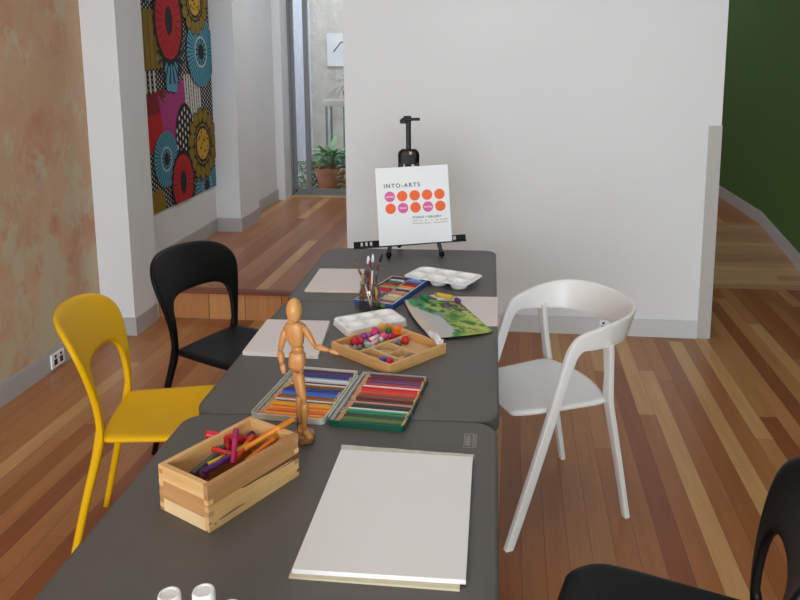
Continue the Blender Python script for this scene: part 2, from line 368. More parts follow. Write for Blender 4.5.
# ------------------------------------------------------------------ wall hanging (generic flower print)
def hanging():
    cols = {'black': (20, 18, 20), 'white': (205, 200, 195), 'red': (182, 14, 20), 'dkred': (122, 14, 22), 'ochre': (132, 106, 14), 'gold': (190, 150, 24),
            'blue': (78, 148, 170), 'dkblue': (22, 52, 70), 'pink': (164, 50, 120)}
    K = list(cols); ms = [mat('print_' + k, srgb(*v), .85, .05, 60) for k, v in cols.items()]
    mb = MB(); Y0, Y1, Z0, Z1 = 4.62, 5.925, .565, 2.45
    lay = [0, False]
    def X():
        if not lay[1]: lay[0] += 1
        return -2.3 + .0094 + lay[0] * .00012
    def hold(f):
        def g(*a, **k):
            lay[0] += 1; lay[1] = True; r = f(*a, **k); lay[1] = False; return r
        return g
    mb.m(0).box((-2.295, (Y0 + Y1) / 2, (Z0 + Z1) / 2), (.008, Y1 - Y0, Z1 - Z0))
    def poly(pts, c):
        x = X(); P = [(min(max(a, Y0), Y1), min(max(b, Z0), Z1)) for a, b in pts]
        mb.m(K.index(c)); mb.face([mb.bm.verts.new((x, a, b)) for a, b in P])
    def disc(cy, cz, ry, rz, c, n=28, wob=0, k=9):
        poly([(cy + ry * (1 + wob * math.cos(k * 2 * PI * i / n)) * math.cos(2 * PI * i / n), cz + rz * (1 + wob * math.cos(k * 2 * PI * i / n)) * math.sin(2 * PI * i / n)) for i in range(n)], c)
    @hold
    def rays(cy, cz, r0, r1, c, n, wd=.35, sq=1):
        for i in range(n):
            a = 2 * PI * i / n; w = PI / n * wd
            poly([(cy + r0 * math.cos(a - w), cz + r0 * math.sin(a - w) * sq), (cy + r1 * math.cos(a - w), cz + r1 * math.sin(a - w) * sq),
                  (cy + r1 * math.cos(a + w), cz + r1 * math.sin(a + w) * sq), (cy + r0 * math.cos(a + w), cz + r0 * math.sin(a + w) * sq)], c)
    @hold
    def dots(y0, y1, z0, z1, s, c='white', r=.011):
        y = y0; i = 0
        while y < y1:
            z = z0 + (i % 2) * s / 2
            while z < z1: disc(y, z, r * .8, r * 1.3, c, 6); z += s
            y += s * .8; i += 1
    def flower(cy, cz, r, petal, ring, core, n=14):
        for i in range(n * 2):
            a = 2 * PI * i / n; w = PI / n * 1.12
            if i % n == 0: lay[0] += 1; lay[1] = True
            for rr, cc in (((1.0, 'black'),), ((.97, petal),))[i // n]:
                R1 = r * rr; f = .9 if cc != 'black' else 1.0
                poly([(cy + R1 * .4 * math.cos(a), cz + R1 * .4 * math.sin(a)), (cy + R1 * .85 * math.cos(a - w * f), cz + R1 * .85 * math.sin(a - w * f)),
                      (cy + R1 * math.cos(a - w * .4), cz + R1 * math.sin(a - w * .4)), (cy + R1 * math.cos(a + w * .4), cz + R1 * math.sin(a + w * .4)),
                      (cy + R1 * .85 * math.cos(a + w * f), cz + R1 * .85 * math.sin(a + w * f))], cc)
        lay[1] = False
        disc(cy, cz, r * .62, r * .62, 'black', 36, .05, 12); disc(cy, cz, r * .55, r * .55, petal, 30); disc(cy, cz, r * .50, r * .50, 'black', 30, .05, 10); disc(cy, cz, r * .42, r * .42, ring, 30); 
        lay[0] += 1; lay[1] = True
        for k in range(26):
            q = random.random() ** .5 * r * .38; a = random.random() * 6.3; disc(cy + q * math.cos(a), cz + q * math.sin(a), .009, .009, core, 6)
        lay[1] = False
    def daisy(cy, cz, r, c, edge='black', n=36):
        disc(cy, cz, r, r, c, 36); rays(cy, cz, r * .45, r * .98, 'dkblue' if c == 'blue' else 'dkred', n, .3)
        disc(cy, cz, r * .44, r * .44, 'white' if c == 'blue' else 'black', 24); disc(cy, cz, r * .40, r * .40, 'dkblue' if c == 'blue' else 'dkred', 24)
        rays(cy, cz, r * .22, r * .4, c, 14, .5); disc(cy, cz, r * .18, r * .22, 'black', 16)
    dots(Y0 + .02, Y1, Z0 + .01, Z1, .034, 'white', .008)
    # lower part, from the bottom up
    poly([(4.62, .565), (4.98, .565), (4.98, .66), (4.9, .72), (4.8, .7)], 'ochre')
    daisy(5.72, .60, .20, 'blue'); 
    poly([(4.62, 1.32), (5.05, 1.38), (5.02, 1.02), (4.62, .95)], 'dkred'); poly([(4.62, 1.20), (5.03, 1.22), (5.02, 1.0), (4.62, .93)], 'red')
    poly([(4.95, 1.34), (5.04, 1.28), (5.1, 1.38), (5.16, 1.33), (5.22, 1.42), (5.28, 1.38), (5.33, 1.45), (5.38, 1.40), (5.36, 1.06), (5.2, .96), (5.02, 1.04)], 'pink')
    for k in range(7):
        poly([(5.38 + k * .042, 1.46), (5.405 + k * .042, 1.46), (5.43 + k * .042, 1.12), (5.40 + k * .042, 1.12)], 'white')
    disc(5.36, 1.02, .17, .24, 'black'); 
    for i in range(7):
        for j in range(7):
            y, z = 5.22 + i * .046, .84 + j * .058 + (i % 2) * .028
            if ((y - 5.36) / .16) ** 2 + ((z - 1.02) / .22) ** 2 < 1: disc(y, z, .013, .019, 'white', 6)
    daisy(5.02, .90, .19, 'blue')
    flower(5.66, .93, .28, 'ochre', 'gold', 'black', 15)
    disc(5.27, .70, .20, .235, 'black', 44, .04, 22); disc(5.27, .70, .17, .20, 'red', 32); rays(5.27, .70, .08, .16, 'dkred', 22, .3); disc(5.27, .70, .055, .085, 'black', 20)
    # upper part
    poly([(4.72, 1.88), (5.0, 1.90), (5.04, 1.52), (4.72, 1.50)], 'ochre')
    for k in range(5): poly([(4.64 + k * .06, 1.50), (4.665 + k * .06, 1.50), (4.67 + k * .06, 1.36), (4.645 + k * .06, 1.36)], 'white')
    for k in range(4): poly([(4.78 + k * .07, 1.88), (4.785 + k * .07, 1.88), (4.79 + k * .07, 1.52), (4.785 + k * .07, 1.52)], 'black')
    poly([(5.05, 1.60), (5.28, 1.60), (5.24, 1.34), (5.08, 1.36)], 'blue'); rays(5.17, 1.62, .05, .22, 'dkblue', 18, .4)
    daisy(5.70, 1.62, .26, 'blue', n=44)
    flower(5.62, 1.99, .25, 'ochre', 'gold', 'black', 14)
    disc(5.16, 1.83, .235, .30, 'black', 44, .04, 22); disc(5.16, 1.83, .20, .26, 'red', 36); rays(5.16, 1.83, .1, .19, 'dkred', 24, .3, 1.25); disc(5.16, 1.83, .06, .10, 'black', 20)
    daisy(4.86, 2.14, .2, 'blue'); daisy(5.3, 2.32, .19, 'red'); flower(4.95, 2.4, .2, 'ochre', 'gold', 'black', 13); daisy(5.75, 2.34, .18, 'blue')
    o = mb.build('wall_hanging', ms)
    return tag(o, 'large black wall hanging printed with red, blue and ochre flowers', 'wall hanging')
hanging()

# ------------------------------------------------------------------ plants in the courtyard
M_leaf = mat('green_leaf', srgb(84, 128, 70), .5, .3, 20); M_leaf2 = mat('pale_leaf', srgb(140, 172, 132), .5, .2, 20); M_terra = mat('terracotta', srgb(176, 112, 84), .8, .12, 10)
M_redleaf = mat('red_leaf', srgb(150, 60, 56), .5, .2, 20); M_soil = mat('potting_soil', srgb(60, 44, 34), .9)
M_bluepot = mat('blue_glaze', srgb(70, 130, 160), .3)
def leaf(mb, p, ang, ln, wd, rise, droop):
    d = Vector((math.cos(ang), math.sin(ang), 0)); sd = Vector((-d.y, d.x, 0)); n = 6; L = []; Rr = []
    for i in range(n + 1):
        t = i / n; c = Vector(p) + d * ln * t + Vector((0, 0, rise * t - droop * t * t)); ww = wd * math.sin(PI * min(.97, t * .9 + .06)) 
        L.append(mb.bm.verts.new(c + sd * ww + Vector((0, 0, .25 * ww)))); Rr.append((mb.bm.verts.new(c), mb.bm.verts.new(c - sd * ww + Vector((0, 0, .25 * ww)))))
    for i in range(n):
        mb.face((L[i], L[i + 1], Rr[i + 1][0], Rr[i][0])); mb.face((Rr[i][0], Rr[i + 1][0], Rr[i + 1][1], Rr[i][1]))
t = thing('potted_plant', 'broad-leaved green plant in a terracotta pot behind the glass door', 'plant', (-1.815, 7.95, .10))
MB().lathe([(.12, 0), (.15, .18), (.165, .27), (.178, .272), (.178, .315), (.162, .315), (.158, .28), (.02, .278)], n=28).build('pot', M_terra, t, auto=40)
MB().lathe([(.155, .27), (.02, .29)], n=20).build('soil', M_soil, t)
mb = MB()
for k in range(46):
    a = random.random() * 6.28; r = random.random() * .06; mb.m(0 if random.random() < .6 else 1)
    leaf(mb, (r * math.cos(a), r * math.sin(a), .3 + random.random() * .16), a + random.uniform(-.4, .4), random.uniform(.14, .25), random.uniform(.022, .04), random.uniform(.08, .3), random.uniform(.05, .22))
for k in range(12):
    a = random.random() * 6.28; mb.m(0).tube([(0, 0, .28), (.04 * math.cos(a), .04 * math.sin(a), .48)], .004, 5)
mb.build('foliage', [M_leaf, M_leaf2], t)
def bush(loc, r, h, n, label, m):
    mb = MB()
    for k in range(n):
        a = random.random() * 6.28; q = random.random() ** .5 * r; z = random.random() * h
        leaf(mb, (q * math.cos(a), q * math.sin(a), z), a, random.uniform(.06, .11), .018, .05, .06)
    for k in range(7): 
        a = random.random() * 6.28; mb.tube([(0, 0, 0), (r * .7 * math.cos(a), r * .7 * math.sin(a), h * .9)], .004, 5)
    tag(mb.build('ground_plant', m, loc=loc), label, 'plant')
bush((-2.13, 8.15, .10), .11, .34, 110, 'low leafy green plant beside the glass door frame', M_leaf)
bush((-2.02, 8.3, .10), .08, .38, 90, 'leafy green plant just left of the terracotta pot', M_leaf)
bush((-1.58, 7.80, .10), .08, .36, 70, 'small green plant just right of the terracotta pot', M_leaf2)
t = thing('stone_shelf', 'pale stone ledge on thin legs above the terracotta pot', 'shelf', (-1.86, 8.6, .1))
MB().box((.1, 0, .955), (.52, .3, .07)).build('slab', M_ledge, t, bevel=.006)
for x in (-.12, .08, .33):
    for y in (-.12, .12): MB().box((x, y, .46), (.022, .022, .92)).build('leg', mat('green_metal', srgb(104, 128, 120), .5), t)
t = thing('hanging_grass_plant', 'spindly plant with trailing blades and red leaves on the stone ledge', 'plant', (-1.73, 8.6, 1.0905))
MB().lathe([(.07, 0), (.09, .1), (.085, .1), (.01, .09)], n=16).build('pot', M_terra, t, smooth=True)
mb = MB()
for k in range(34):
    a = random.random() * 6.28; mb.m(0); leaf(mb, (0, 0, .09), a, random.uniform(.2, .36), .007, random.uniform(.25, .5), random.uniform(.25, .45))
for k in range(18):
    a = random.random() * 6.28; mb.m(1); leaf(mb, (0, 0, .08), a, random.uniform(.07, .13), .016, .08, .05)
mb.build('foliage', [M_leaf, M_redleaf], t)
t = thing('wall_lamp', 'small dark bracket lamp on the courtyard wall above the ledge', 'lamp', (-2.06, 9.995, 1.62))
MB().box((0, -.012, .05), (.05, .024, .14)).build('bracket', M_black, t); MB().sweep([(0, -.02, .1), (-.04, -.08, .13), (-.10, -.1, .05), (-.14, -.1, .0)], (.007, .007), 8).build('arm', M_black, t)
t = thing('watering_can', 'blue watering can half hidden behind the courtyard plants', 'watering can', (-1.93, 8.85, .1))
MB().lathe([(.08, 0), (.09, .3), (.06, .34), (.055, .34), (.08, .29)], n=18).build('body', M_bluepot, t, smooth=True)
MB().tube([(-.08, 0, .1), (-.18, 0, .35), (-.2, 0, .4)], .014, 8).build('spout', M_bluepot, t)
MB().tube(catmull([(.05, 0, .33), (.12, 0, .36), (.15, 0, .22), (.085, 0, .12)]), .008, 8).build('handle', M_bluepot, t)

# ------------------------------------------------------------------ tables
TZ = .74; TROT = R(.9)
def table(y0, y1, x_mid, label):
    w, d = .762, y1 - y0 - .003
    t = thing('folding_table', label, 'table', (x_mid, (y0 + y1) / 2, 0), TROT, 'grey folding tables pushed end to end')
    mb = MB(); out = rrect(w, d, .06, 8)
    inn = rrect(w - .012, d - .012, .056, 8)
    mb.loft([[Vector((x, y, TZ - .045)) for x, y in inn], [Vector((x, y, TZ - .04)) for x, y in out], [Vector((x, y, TZ - .006)) for x, y in out],
             [Vector((x, y, TZ - .0015)) for x, y in rrect(w - .006, d - .006, .058, 8)], [Vector((x, y, TZ)) for x, y in rrect(w - .02, d - .02, .052, 8)]])
    mb.build('tabletop', M_table, t, auto=50)
    for sy in (-1, 1):
        for sx in (-1, 1): MB().tube([(sx * .30, sy * (d / 2 - .12), TZ - .044), (sx * .33, sy * (d / 2 - .06), .0)], .0125, 10).build('leg', M_tleg, t, smooth=True)
        MB().tube([(-.315, sy * (d / 2 - .09), .36), (.315, sy * (d / 2 - .09), .36)], .009, 8).build('crossbar', M_tleg, t, smooth=True)
    return t
near = table(.895, 1.737, -.381, 'grey folding table nearest the camera, holding the sketch pad and wooden box')
table(1.737, 2.605, -.389, 'middle grey folding table, holding the pencil tin')
table(2.605, 3.370, -.403, 'farthest grey folding table, holding the easel')
# printed mark on the near table's corner
def to_mesh_text(name, body, size, m, parent, loc, rot, align='LEFT', ext=.0003, space=1.0):
    c = bpy.data.curves.new(name, 'FONT'); c.body = body; c.size = size; c.align_x = align; c.extrude = ext; c.offset = size * .018; c.space_character = space
    o = bpy.data.objects.new('tmp', c); COL.objects.link(o); bpy.context.view_layer.update()
    me = bpy.data.meshes.new_from_object(o.evaluated_get(bpy.context.evaluated_depsgraph_get())); bpy.data.objects.remove(o)
    me.name = name; me.materials.clear(); me.materials.append(m)
    q = bpy.data.objects.new(name, me); COL.objects.link(q); q.parent = parent; q.location = loc; q.rotation_euler = rot; return q
M_mark = mat('pale_print', srgb(178, 170, 160), .6)
mb = MB()
for x in (-.013, .007, .0105, .014): mb.box((x, 0, 0), (.0012 if x != .0105 else .0008, .062, .0004))
for y in (-.031, .031): mb.box((-.003, y, 0), (.022, .0012, .0004))
for k in range(9): mb.box((-.003, -.022 + k * .0055, 0), (random.uniform(.006, .013), .0022, .0004))
for k in range(5): mb.box((-.009, -.02 + k * .01, 0), (.002, .006, .0004))
mk = mb.build('printed_mark', M_mark, near); mk.location = (.318, .325, TZ + .0003)
mk['label'] = 'small pale printed panel of lines'

# ------------------------------------------------------------------ shell chairs
def shell_chair(label, m, loc, rz):
    t = thing('shell_chair', label, 'chair', loc, rz)
    mb = MB()
    def seat(u, v):
        x = u * .415 - .012; q = v * 2 - 1
        hw = lerp(.178, .196, min(1, u * 1.6)); 
        if u > .8: hw -= .05 * ((u - .8) / .2) ** 2
        if u < .06: hw -= .006 * (1 - u / .06)
        z = .452 - .016 * (1 - q * q) * math.sin(PI * min(1, u * .9 + .05)) - .02 * max(0, (u - .75) / .25) ** 2 + .004 * (1 - u)
        if abs(q) > .93: z -= .008
        if u == 0: x += .012 * abs(q) ** 2
        return Vector((x, q * hw, z))
    mb.grid(seat, 16, 18)
    mb.build('seat', m, t, smooth=True, solid=.018, off=-1, sub=1)
    outer = [(-.190, .435), (-.192, .50), (-.205, .58), (-.225, .66), (-.238, .72), (-.235, .765), (-.205, .805), (-.15, .826), (-.075, .834), (0, .836)]
    inner = [(-.158, .435), (-.158, .49), (-.158, .56), (-.154, .605), (-.140, .632), (-.115, .645), (-.085, .650), (-.055, .652), (-.028, .653), (0, .653)]
    outer = [(y * .962, .43 + (z - .435) / .401 * .399) for y, z in outer]; inner = [(y * 1.0, .43 + (z - .435) / .22 * .232) for y, z in inner]
    O = catmull([Vector((a, b, 0)) for a, b in outer], 3); I = catmull([Vector((a, b, 0)) for a, b in inner], 3)
    O = O + [Vector((-p.x, p.y, 0)) for p in O[-2::-1]]; I = I + [Vector((-p.x, p.y, 0)) for p in I[-2::-1]]
    def X(y, z):
        h = max(0, (z - .434) / .4)
        return -.005 + .0757 * h - .1497 * h * h - .0742 * h * (1 - (y / .24) ** 2)
    mb = MB(); n = len(O) - 1
    def f(u, v):
        i = round(u * n); a, b = O[i], I[i]; p = a.lerp(b, v); return Vector((X(p.x, p.y), p.x, p.y))
    mb.grid(f, n, 6); mb.build('backrest', m, t, smooth=True, solid=.019, sub=1, off=0)
    for s in (-1, 1):
        MB().sweep(catmull([(-.004, s * .168, .485), (-.014, s * .170, .41), (-.055, s * .188, .25), (-.117, s * .206, 0)], 5),
                   [(min(.0095 + k * .0016, lerp(.0165, .0105, k / 15)), min(.0118 + k * .0010, lerp(.0165, .0115, k / 15))) for k in range(16)], 10, up=(0, 1, 0), p=2.6).build('leg', m, t, smooth=True)
        MB().sweep(catmull([(.315, s * .160, .43), (.325, s * .166, .40), (.35, s * .185, .22), (.38, s * .20, 0)], 5),
                   [(lerp(.015, .0105, k / 15), lerp(.017, .011, k / 15)) for k in range(16)], 10, up=(0, 1, 0), p=2.6).build('leg', m, t, smooth=True)
    return t
shell_chair('yellow plastic chair with open curved back, left of the table', M_yellow, (-1.2555, 2.275, 0), R(12.9))
shell_chair('black plastic chair with open curved back, behind the yellow one', M_black, (-1.219, 2.962, 0), R(-22.5))
shell_chair('black plastic chair in the bottom right corner, cut off by the frame', M_black, (.496, 1.376, 0), R(162.5))

# ------------------------------------------------------------------ white armchair
def armchair():
    t = thing('armchair', 'white moulded armchair with wraparound backrest, right of the table', 'chair', (.137, 2.620, 0), math.atan2(-.455, -.89))
    m = mat('white_chair_plastic', srgb(228, 228, 228), .35, .01)
    mb = MB()
    def seat(u, v):
        q = v * 2 - 1; x = lerp(-.150, .190, u) - .050 * (1 - q * q) * (1 - u) ** 2; hw = lerp(.206, .176, u)
        if u < .12: hw -= .010 * ((.12 - u) / .12) ** 2
        if u > .8: hw -= .035 * ((u - .8) / .2) ** 2
        z = .452 - .014 * (1 - q * q) * math.sin(PI * min(1, u + .05)) - .012 * max(0, (u - .8) / .2) ** 2
        return Vector((x, q * hw, z))
    mb.grid(seat, 16, 16).build('seat', m, t, smooth=True, solid=.020, off=-1, sub=1)
    # front legs run up, bend at the arm and carry on as the wraparound band
    half = [(.229, .220, 0, .0145), (.155, .221, .21, .0165), (.077, .222, .440, .0175), (.022, .223, .605, .019), (.000, .2235, .652, .0215), (-.028, .225, .676, .027),
            (-.075, .228, .684, .035), (-.14, .226, .691, .044), (-.215, .203, .697, .052), (-.266, .152, .699, .055), (-.296, .08, .700, .055), (-.306, 0, .700, .055)]
    P = half + [(x, -y, z, h) for x, y, z, h in half[-2::-1]]
    C = catmull([Vector(p[:3]) for p in P], 4); H = [p.x for p in catmull([Vector((p[3], 0, 0)) for p in P], 4)]
    rings = []
    for i, c in enumerate(C):
        tan = (C[min(i + 1, len(C) - 1)] - C[max(i - 1, 0)]).normalized()
        out = Vector((min(c.x + .12, 0), c.y, 0)).normalized() if c.x < 0 else Vector((0, math.copysign(1, c.y), 0))
        out = (out - tan * out.dot(tan)).normalized(); b = tan.cross(out)
        h = H[i]; th = lerp(.0115, .0075, min(1, max(0, (h - .02) / .03))); lean = .30 * min(1, max(0, (h - .03) / .02))
        if i == 0 or i == len(C) - 1: b = Vector((math.copysign(1, b.x), 0, 0))
        sg = 1 if b.z > 0 else -1
        r = []
        for k in range(16):
            a_ = 2 * PI * (k + .5) / 16; ca, sa = math.cos(a_), math.sin(a_)
            ca = math.copysign(abs(ca) ** .3, ca) * th; sa = math.copysign(abs(sa) ** .3, sa) * h
            r.append(c + out * (ca + sa * sg * lean) + b * sa)
        rings.append(r)
    K = 17; n = len(rings)
    MB().loft(rings[:K + 1]).build('leg', m, t, auto=35); MB().loft(rings[n - K - 1:]).build('leg', m, t, auto=35)
    MB().loft(rings[K:n - K]).build('backrest', m, t, auto=35)
    for s in (-1, 1):
        MB().sweep([(-.130, s * .2215, .665), (-.138, s * .2205, .62), (-.146, s * .214, .54), (-.152, s * .205, .465), (-.158, s * .203, .43), (-.20, s * .208, .215), (-.239, s * .214, 0)],
                   [(.0085, .030), (.010, .021), (.010, .018), (.0105, .021), (.0105, .020), (.010, .0165), (.010, .0125)], 16, up=(0, 1, 0), p=7).build('leg', m, t, auto=35)
    return t
armchair()

# ------------------------------------------------------------------ sketch pad, paper stacks
def quad(mb, pts, z0, z1): mb.prism(pts, z0, z1)
t = thing('sketch_pad', 'large blank white sketch pad lying on the nearest table', 'sketch pad', (-.205, 1.38, TZ), 0)
mb = MB(); quad(mb, [(-.148, -.228), (.142, -.236), (.147, .185), (-.148, .196)], .0, .004); mb.build('backing_board', M_cream, t)
mb = MB(); nn = 14
def edge(k, base): return base + random.uniform(-.0012, .0012)
quad(mb, [(-.144, -.221), (.152, -.224), (.147, .172), (-.145, .180)], .0042, .013); mb.build('paper_block', M_paper, t, bevel=.0006)
mb = MB(); quad(mb, [(.147, .172), (-.145, .180), (-.148, .201)] + [(lerp(-.148, .15, k / 12), lerp(.201, .1825, k / 12) + random.uniform(-.0012, .0012)) for k in range(1, 12)] + [(.150, .1825)], .0044, .0125)
mb.build('torn_binding', mat('torn_cream_edge', srgb(206, 205, 196), .9, .08, 60), t)
t = thing('paper_block', 'square white paper pad on the middle table, left of the mannequin', 'paper pad', (-.6515, 2.235, TZ), 0)
quad(mb := MB(), [(-.1055, -.139), (.1225, -.149), (.092, .139), (-.1165, .136)], .002, .012); mb.build('sheets', M_paper2, t, bevel=.0005)
quad(mb := MB(), [(-.1055, -.139), (.1225, -.149), (.092, .139), (-.1165, .136)], 0.0, .002); mb.build('backing_board', M_paper, t)
t = thing('drawing_block', 'pale drawing block with a cream edge on the farthest table', 'paper pad', (-.635, 2.85, TZ), 0)
quad(mb := MB(), [(-.095, -.146), (.113, -.142), (.09, .152), (-.107, .146)], .003, .007); mb.build('sheets', M_paper2, t)
quad(mb := MB(), [(-.095, -.147), (.113, -.143), (.09, .152), (-.107, .146)], 0, .003); mb.build('backing_board', mat('cream_card', srgb(224, 200, 168), .8), t)

# ------------------------------------------------------------------ wooden box and its markers
def wooden_box():
    t = thing('wooden_box', 'small wooden dovetailed box full of markers on the nearest table', 'box', (-.539, 1.400, TZ), R(-28.5))
    w, l, h, th = .141, .237, .094, .011
    mw = [wood('box_wood_%d' % i, a, b, 'y', 26, .5, k) for i, (a, b, k) in enumerate([(srgb(216, 166, 104), srgb(240, 198, 138), True), (srgb(178, 126, 78), srgb(200, 148, 96), False), (srgb(234, 198, 146), srgb(248, 222, 176), False)])]
    mx = [wood('box_end_wood_%d' % i, a, b, 'x', 26, .5, k) for i, (a, b, k) in enumerate([(srgb(220, 172, 110), srgb(242, 202, 144), True), (srgb(184, 134, 84), srgb(206, 156, 104), False), (srgb(238, 202, 150), srgb(250, 226, 182), False)])]
    for s in (-1, 1):      # long sides: glued strips of different timber
        mb = MB(); mb.m(0).box((s * (w - th) / 2, 0, h * .27), (th, l, h * .54)); mb.m(1).box((s * (w - th) / 2, 0, h * .77), (th, l, h * .46))
        mb.build('side_panel', mw[:2] if s > 0 else [mw[1], mw[0]], t)
    for s in (-1, 1):
        mb = MB(); ww = w - 2 * th
        mb.m(0).box((0, s * (l - th) / 2, h * .84), (ww, th, h * .32)); mb.m(1).box((0, s * (l - th) / 2, h * .48), (ww, th, h * .40)); mb.m(2).box((0, s * (l - th) / 2, h * .14), (ww, th, h * .28))
        # finger joints showing on the sides
        for k in range(4):
            for q in (-1, 1): mb.m(k % 2).box((q * (w / 2 - th / 2 + .0002), s * (l - th) / 2, h * (.12 + .25 * k)), (th + .0006, th + .0008, h * .1))
        mb.build('end_panel', mx, t)
    MB().box((0, 0, .004), (w - 2 * th, l - 2 * th, .008)).build('base_panel', mw[1], t)
wooden_box()
def marker(label, a, b, r, col, capcol=None, capfrac=.3, cap_at='a'):
    a = (a[0], a[1], a[2] + (.009 if a[2] > .76 else 0)); A, B = Vector(a), Vector((b[0], b[1], b[2] + (.007 if a[2] > .77 else 0))); L = (B - A).length; q = (B - A).to_track_quat('Z', 'Y')
    t = thing('marker_pen', label, 'marker', a, 0, 'markers in the wooden box'); t.rotation_euler = q.to_euler()
    m = mat('marker_' + label[:14].replace(' ', '_'), srgb(*col), .35)
    mc = mat('marker_cap_' + label[:14].replace(' ', '_'), srgb(*(capcol or [min(255, int(c * .8)) for c in col])), .35)
    MB().lathe([(r * .8, 0), (r, .002), (r, L * (1 - capfrac)), (r * .9, L * (1 - capfrac))], n=14).build('barrel', m, t, auto=50)
    MB().lathe([(r * 1.12, L * (1 - capfrac)), (r * 1.12, L - .004), (r * .85, L)], n=14).build('cap', mc, t, auto=50)
zz = .0
for a in [
    ('fat red marker lying highest across the wooden box', (-.609, 1.447, .828), (-.528, 1.495, .792), .0085, (206, 34, 44)),
    ('grey marker along the left inside of the wooden box', (-.626, 1.386, .784), (-.578, 1.480, .812), .0055, (112, 124, 134)),
    ('slate grey marker, second from the left inside of the box', (-.613, 1.380, .778), (-.566, 1.472, .802), .0055, (98, 108, 120)),
    ('thin red marker lying level under the fat red one', (-.590, 1.428, .806), (-.545, 1.425, .800), .0045, (220, 40, 36)),
    ('short red marker standing up in the middle of the box', (-.560, 1.440, .770), (-.572, 1.468, .815), .007, (196, 28, 32)),
    ('magenta marker propped upright over the red ones', (-.541, 1.412, .785), (-.549, 1.462, .836), .0058, (196, 44, 112)),
    ('purple marker at the near end of the box', (-.592, 1.382, .780), (-.550, 1.420, .796), .0068, (92, 44, 140)),
    ('yellow marker lying deep in the middle of the box', (-.590, 1.404, .784), (-.520, 1.468, .800), .0058, (236, 196, 30)),
    ('red-orange marker leaning towards the right side of the box', (-.545, 1.425, .782), (-.522, 1.488, .808), .0068, (232, 68, 40)),
    ('violet marker near the far end of the box', (-.566, 1.497, .775), (-.526, 1.526, .800), .0062, (88, 56, 140)),
    ('orange marker sticking out over the far right corner of the box', (-.530, 1.452, .795), (-.4375, 1.506, .842), .0058, (240, 146, 24)),
    ('second orange marker, against the right side of the box', (-.524, 1.440, .775), (-.452, 1.497, .822), .0052, (236, 132, 30)),
    ('dusty pink marker end at the near left corner', (-.605, 1.402, .775), (-.588, 1.385, .770), .0085, (140, 84, 110)),
    ('dark green marker lying at the bottom of the box', (-.570, 1.385, .756), (-.520, 1.450, .756), .006, (50, 84, 70)),
    ('brown marker lying at the bottom of the box', (-.600, 1.455, .756), (-.560, 1.520, .756), .006, (110, 70, 50)),
]: marker(*a)

# ------------------------------------------------------------------ pencil tin and pencils
t = thing('pencil_tin', 'open hinged tin of coloured pencils on the middle table', 'pencil tin', (-.400, 1.835, TZ), R(-6))
M_tinw = mat('cream_tin_enamel', srgb(216, 214, 204), .35, .02); M_tini = mat('grey_tin_lining', srgb(176, 172, 172), .4, .02); M_ting = mat('green_tin_enamel', srgb(14, 86, 66), .35, .05)
for s, mo in ((-1, M_tinw), (1, M_ting)):
    cx = s * .0985; mb = MB(); W, L, Hh = .188, .290, .0145; 
    mb.m(0)
    o0 = rrect(W, L, .010, 4, cx, 0); o1 = rrect(W - .005, L - .005, .008, 4, cx, 0)
    r = [[Vector((x, y, z)) for x, y in o] for o, z in ((o0, 0), (o0, Hh), (o1, Hh))]
    mb.loft(r, cap=False); mb.face(mb.ring(r[0])[::-1])
    tr = mb.build('tray', [mo, M_tini], t)
    mb = MB(); r = [[Vector((x, y, z)) for x, y in o1] for z in (Hh, .0022)]; mb.loft(r, cap=False); mb.face(mb.ring(r[1]))
    mb.build('tray_lining', M_tini if s > 0 else M_tinw, tr)
    MB().box((cx - W / 2 + .0065, 0, .0062), (.005 if s < 0 else .008, L - .012, .008)).build('end_strip', M_tini, tr)
MB().tube([(0, -.12, .010), (0, .12, .010)], .003, 8).build('hinge', M_tinw, t)
M_wtip = mat('bare_pencil_wood', srgb(214, 170, 120), .6); M_gold = mat('gold_foil', srgb(206, 176, 110), .3, metal=.4)
left = [('dark plum', (58, 30, 52)), ('aubergine', (66, 36, 84)), ('deep violet', (72, 44, 120)), ('muted purple', (84, 56, 126)), ('indigo', (50, 44, 110)), ('sky blue', (96, 158, 200)),
        ('white', (226, 226, 230)), ('pearl white', (206, 206, 214)), ('dark maroon', (80, 34, 36)), ('ivory', (224, 216, 206)), ('ochre brown', (150, 96, 56)), ('umber', (92, 58, 46)),
        ('dark navy', (34, 40, 92)), ('ultramarine', (44, 62, 150)), ('cobalt blue', (40, 90, 184)), ('royal blue', (46, 104, 204)), ('azure blue', (66, 130, 214)), ('rust brown', (150, 76, 40)),
        ('copper', (186, 104, 52)), ('silver white', (222, 220, 220)), ('dark brown', (96, 56, 40)), ('amber', (240, 170, 40)), ('golden yellow', (248, 186, 40)), ('tangerine', (236, 120, 36)),
        ('marigold', (246, 168, 34)), ('bright orange', (238, 128, 30)), ('burnt orange', (222, 96, 34)), ('saffron', (246, 178, 46)), ('pumpkin orange', (230, 110, 30))]
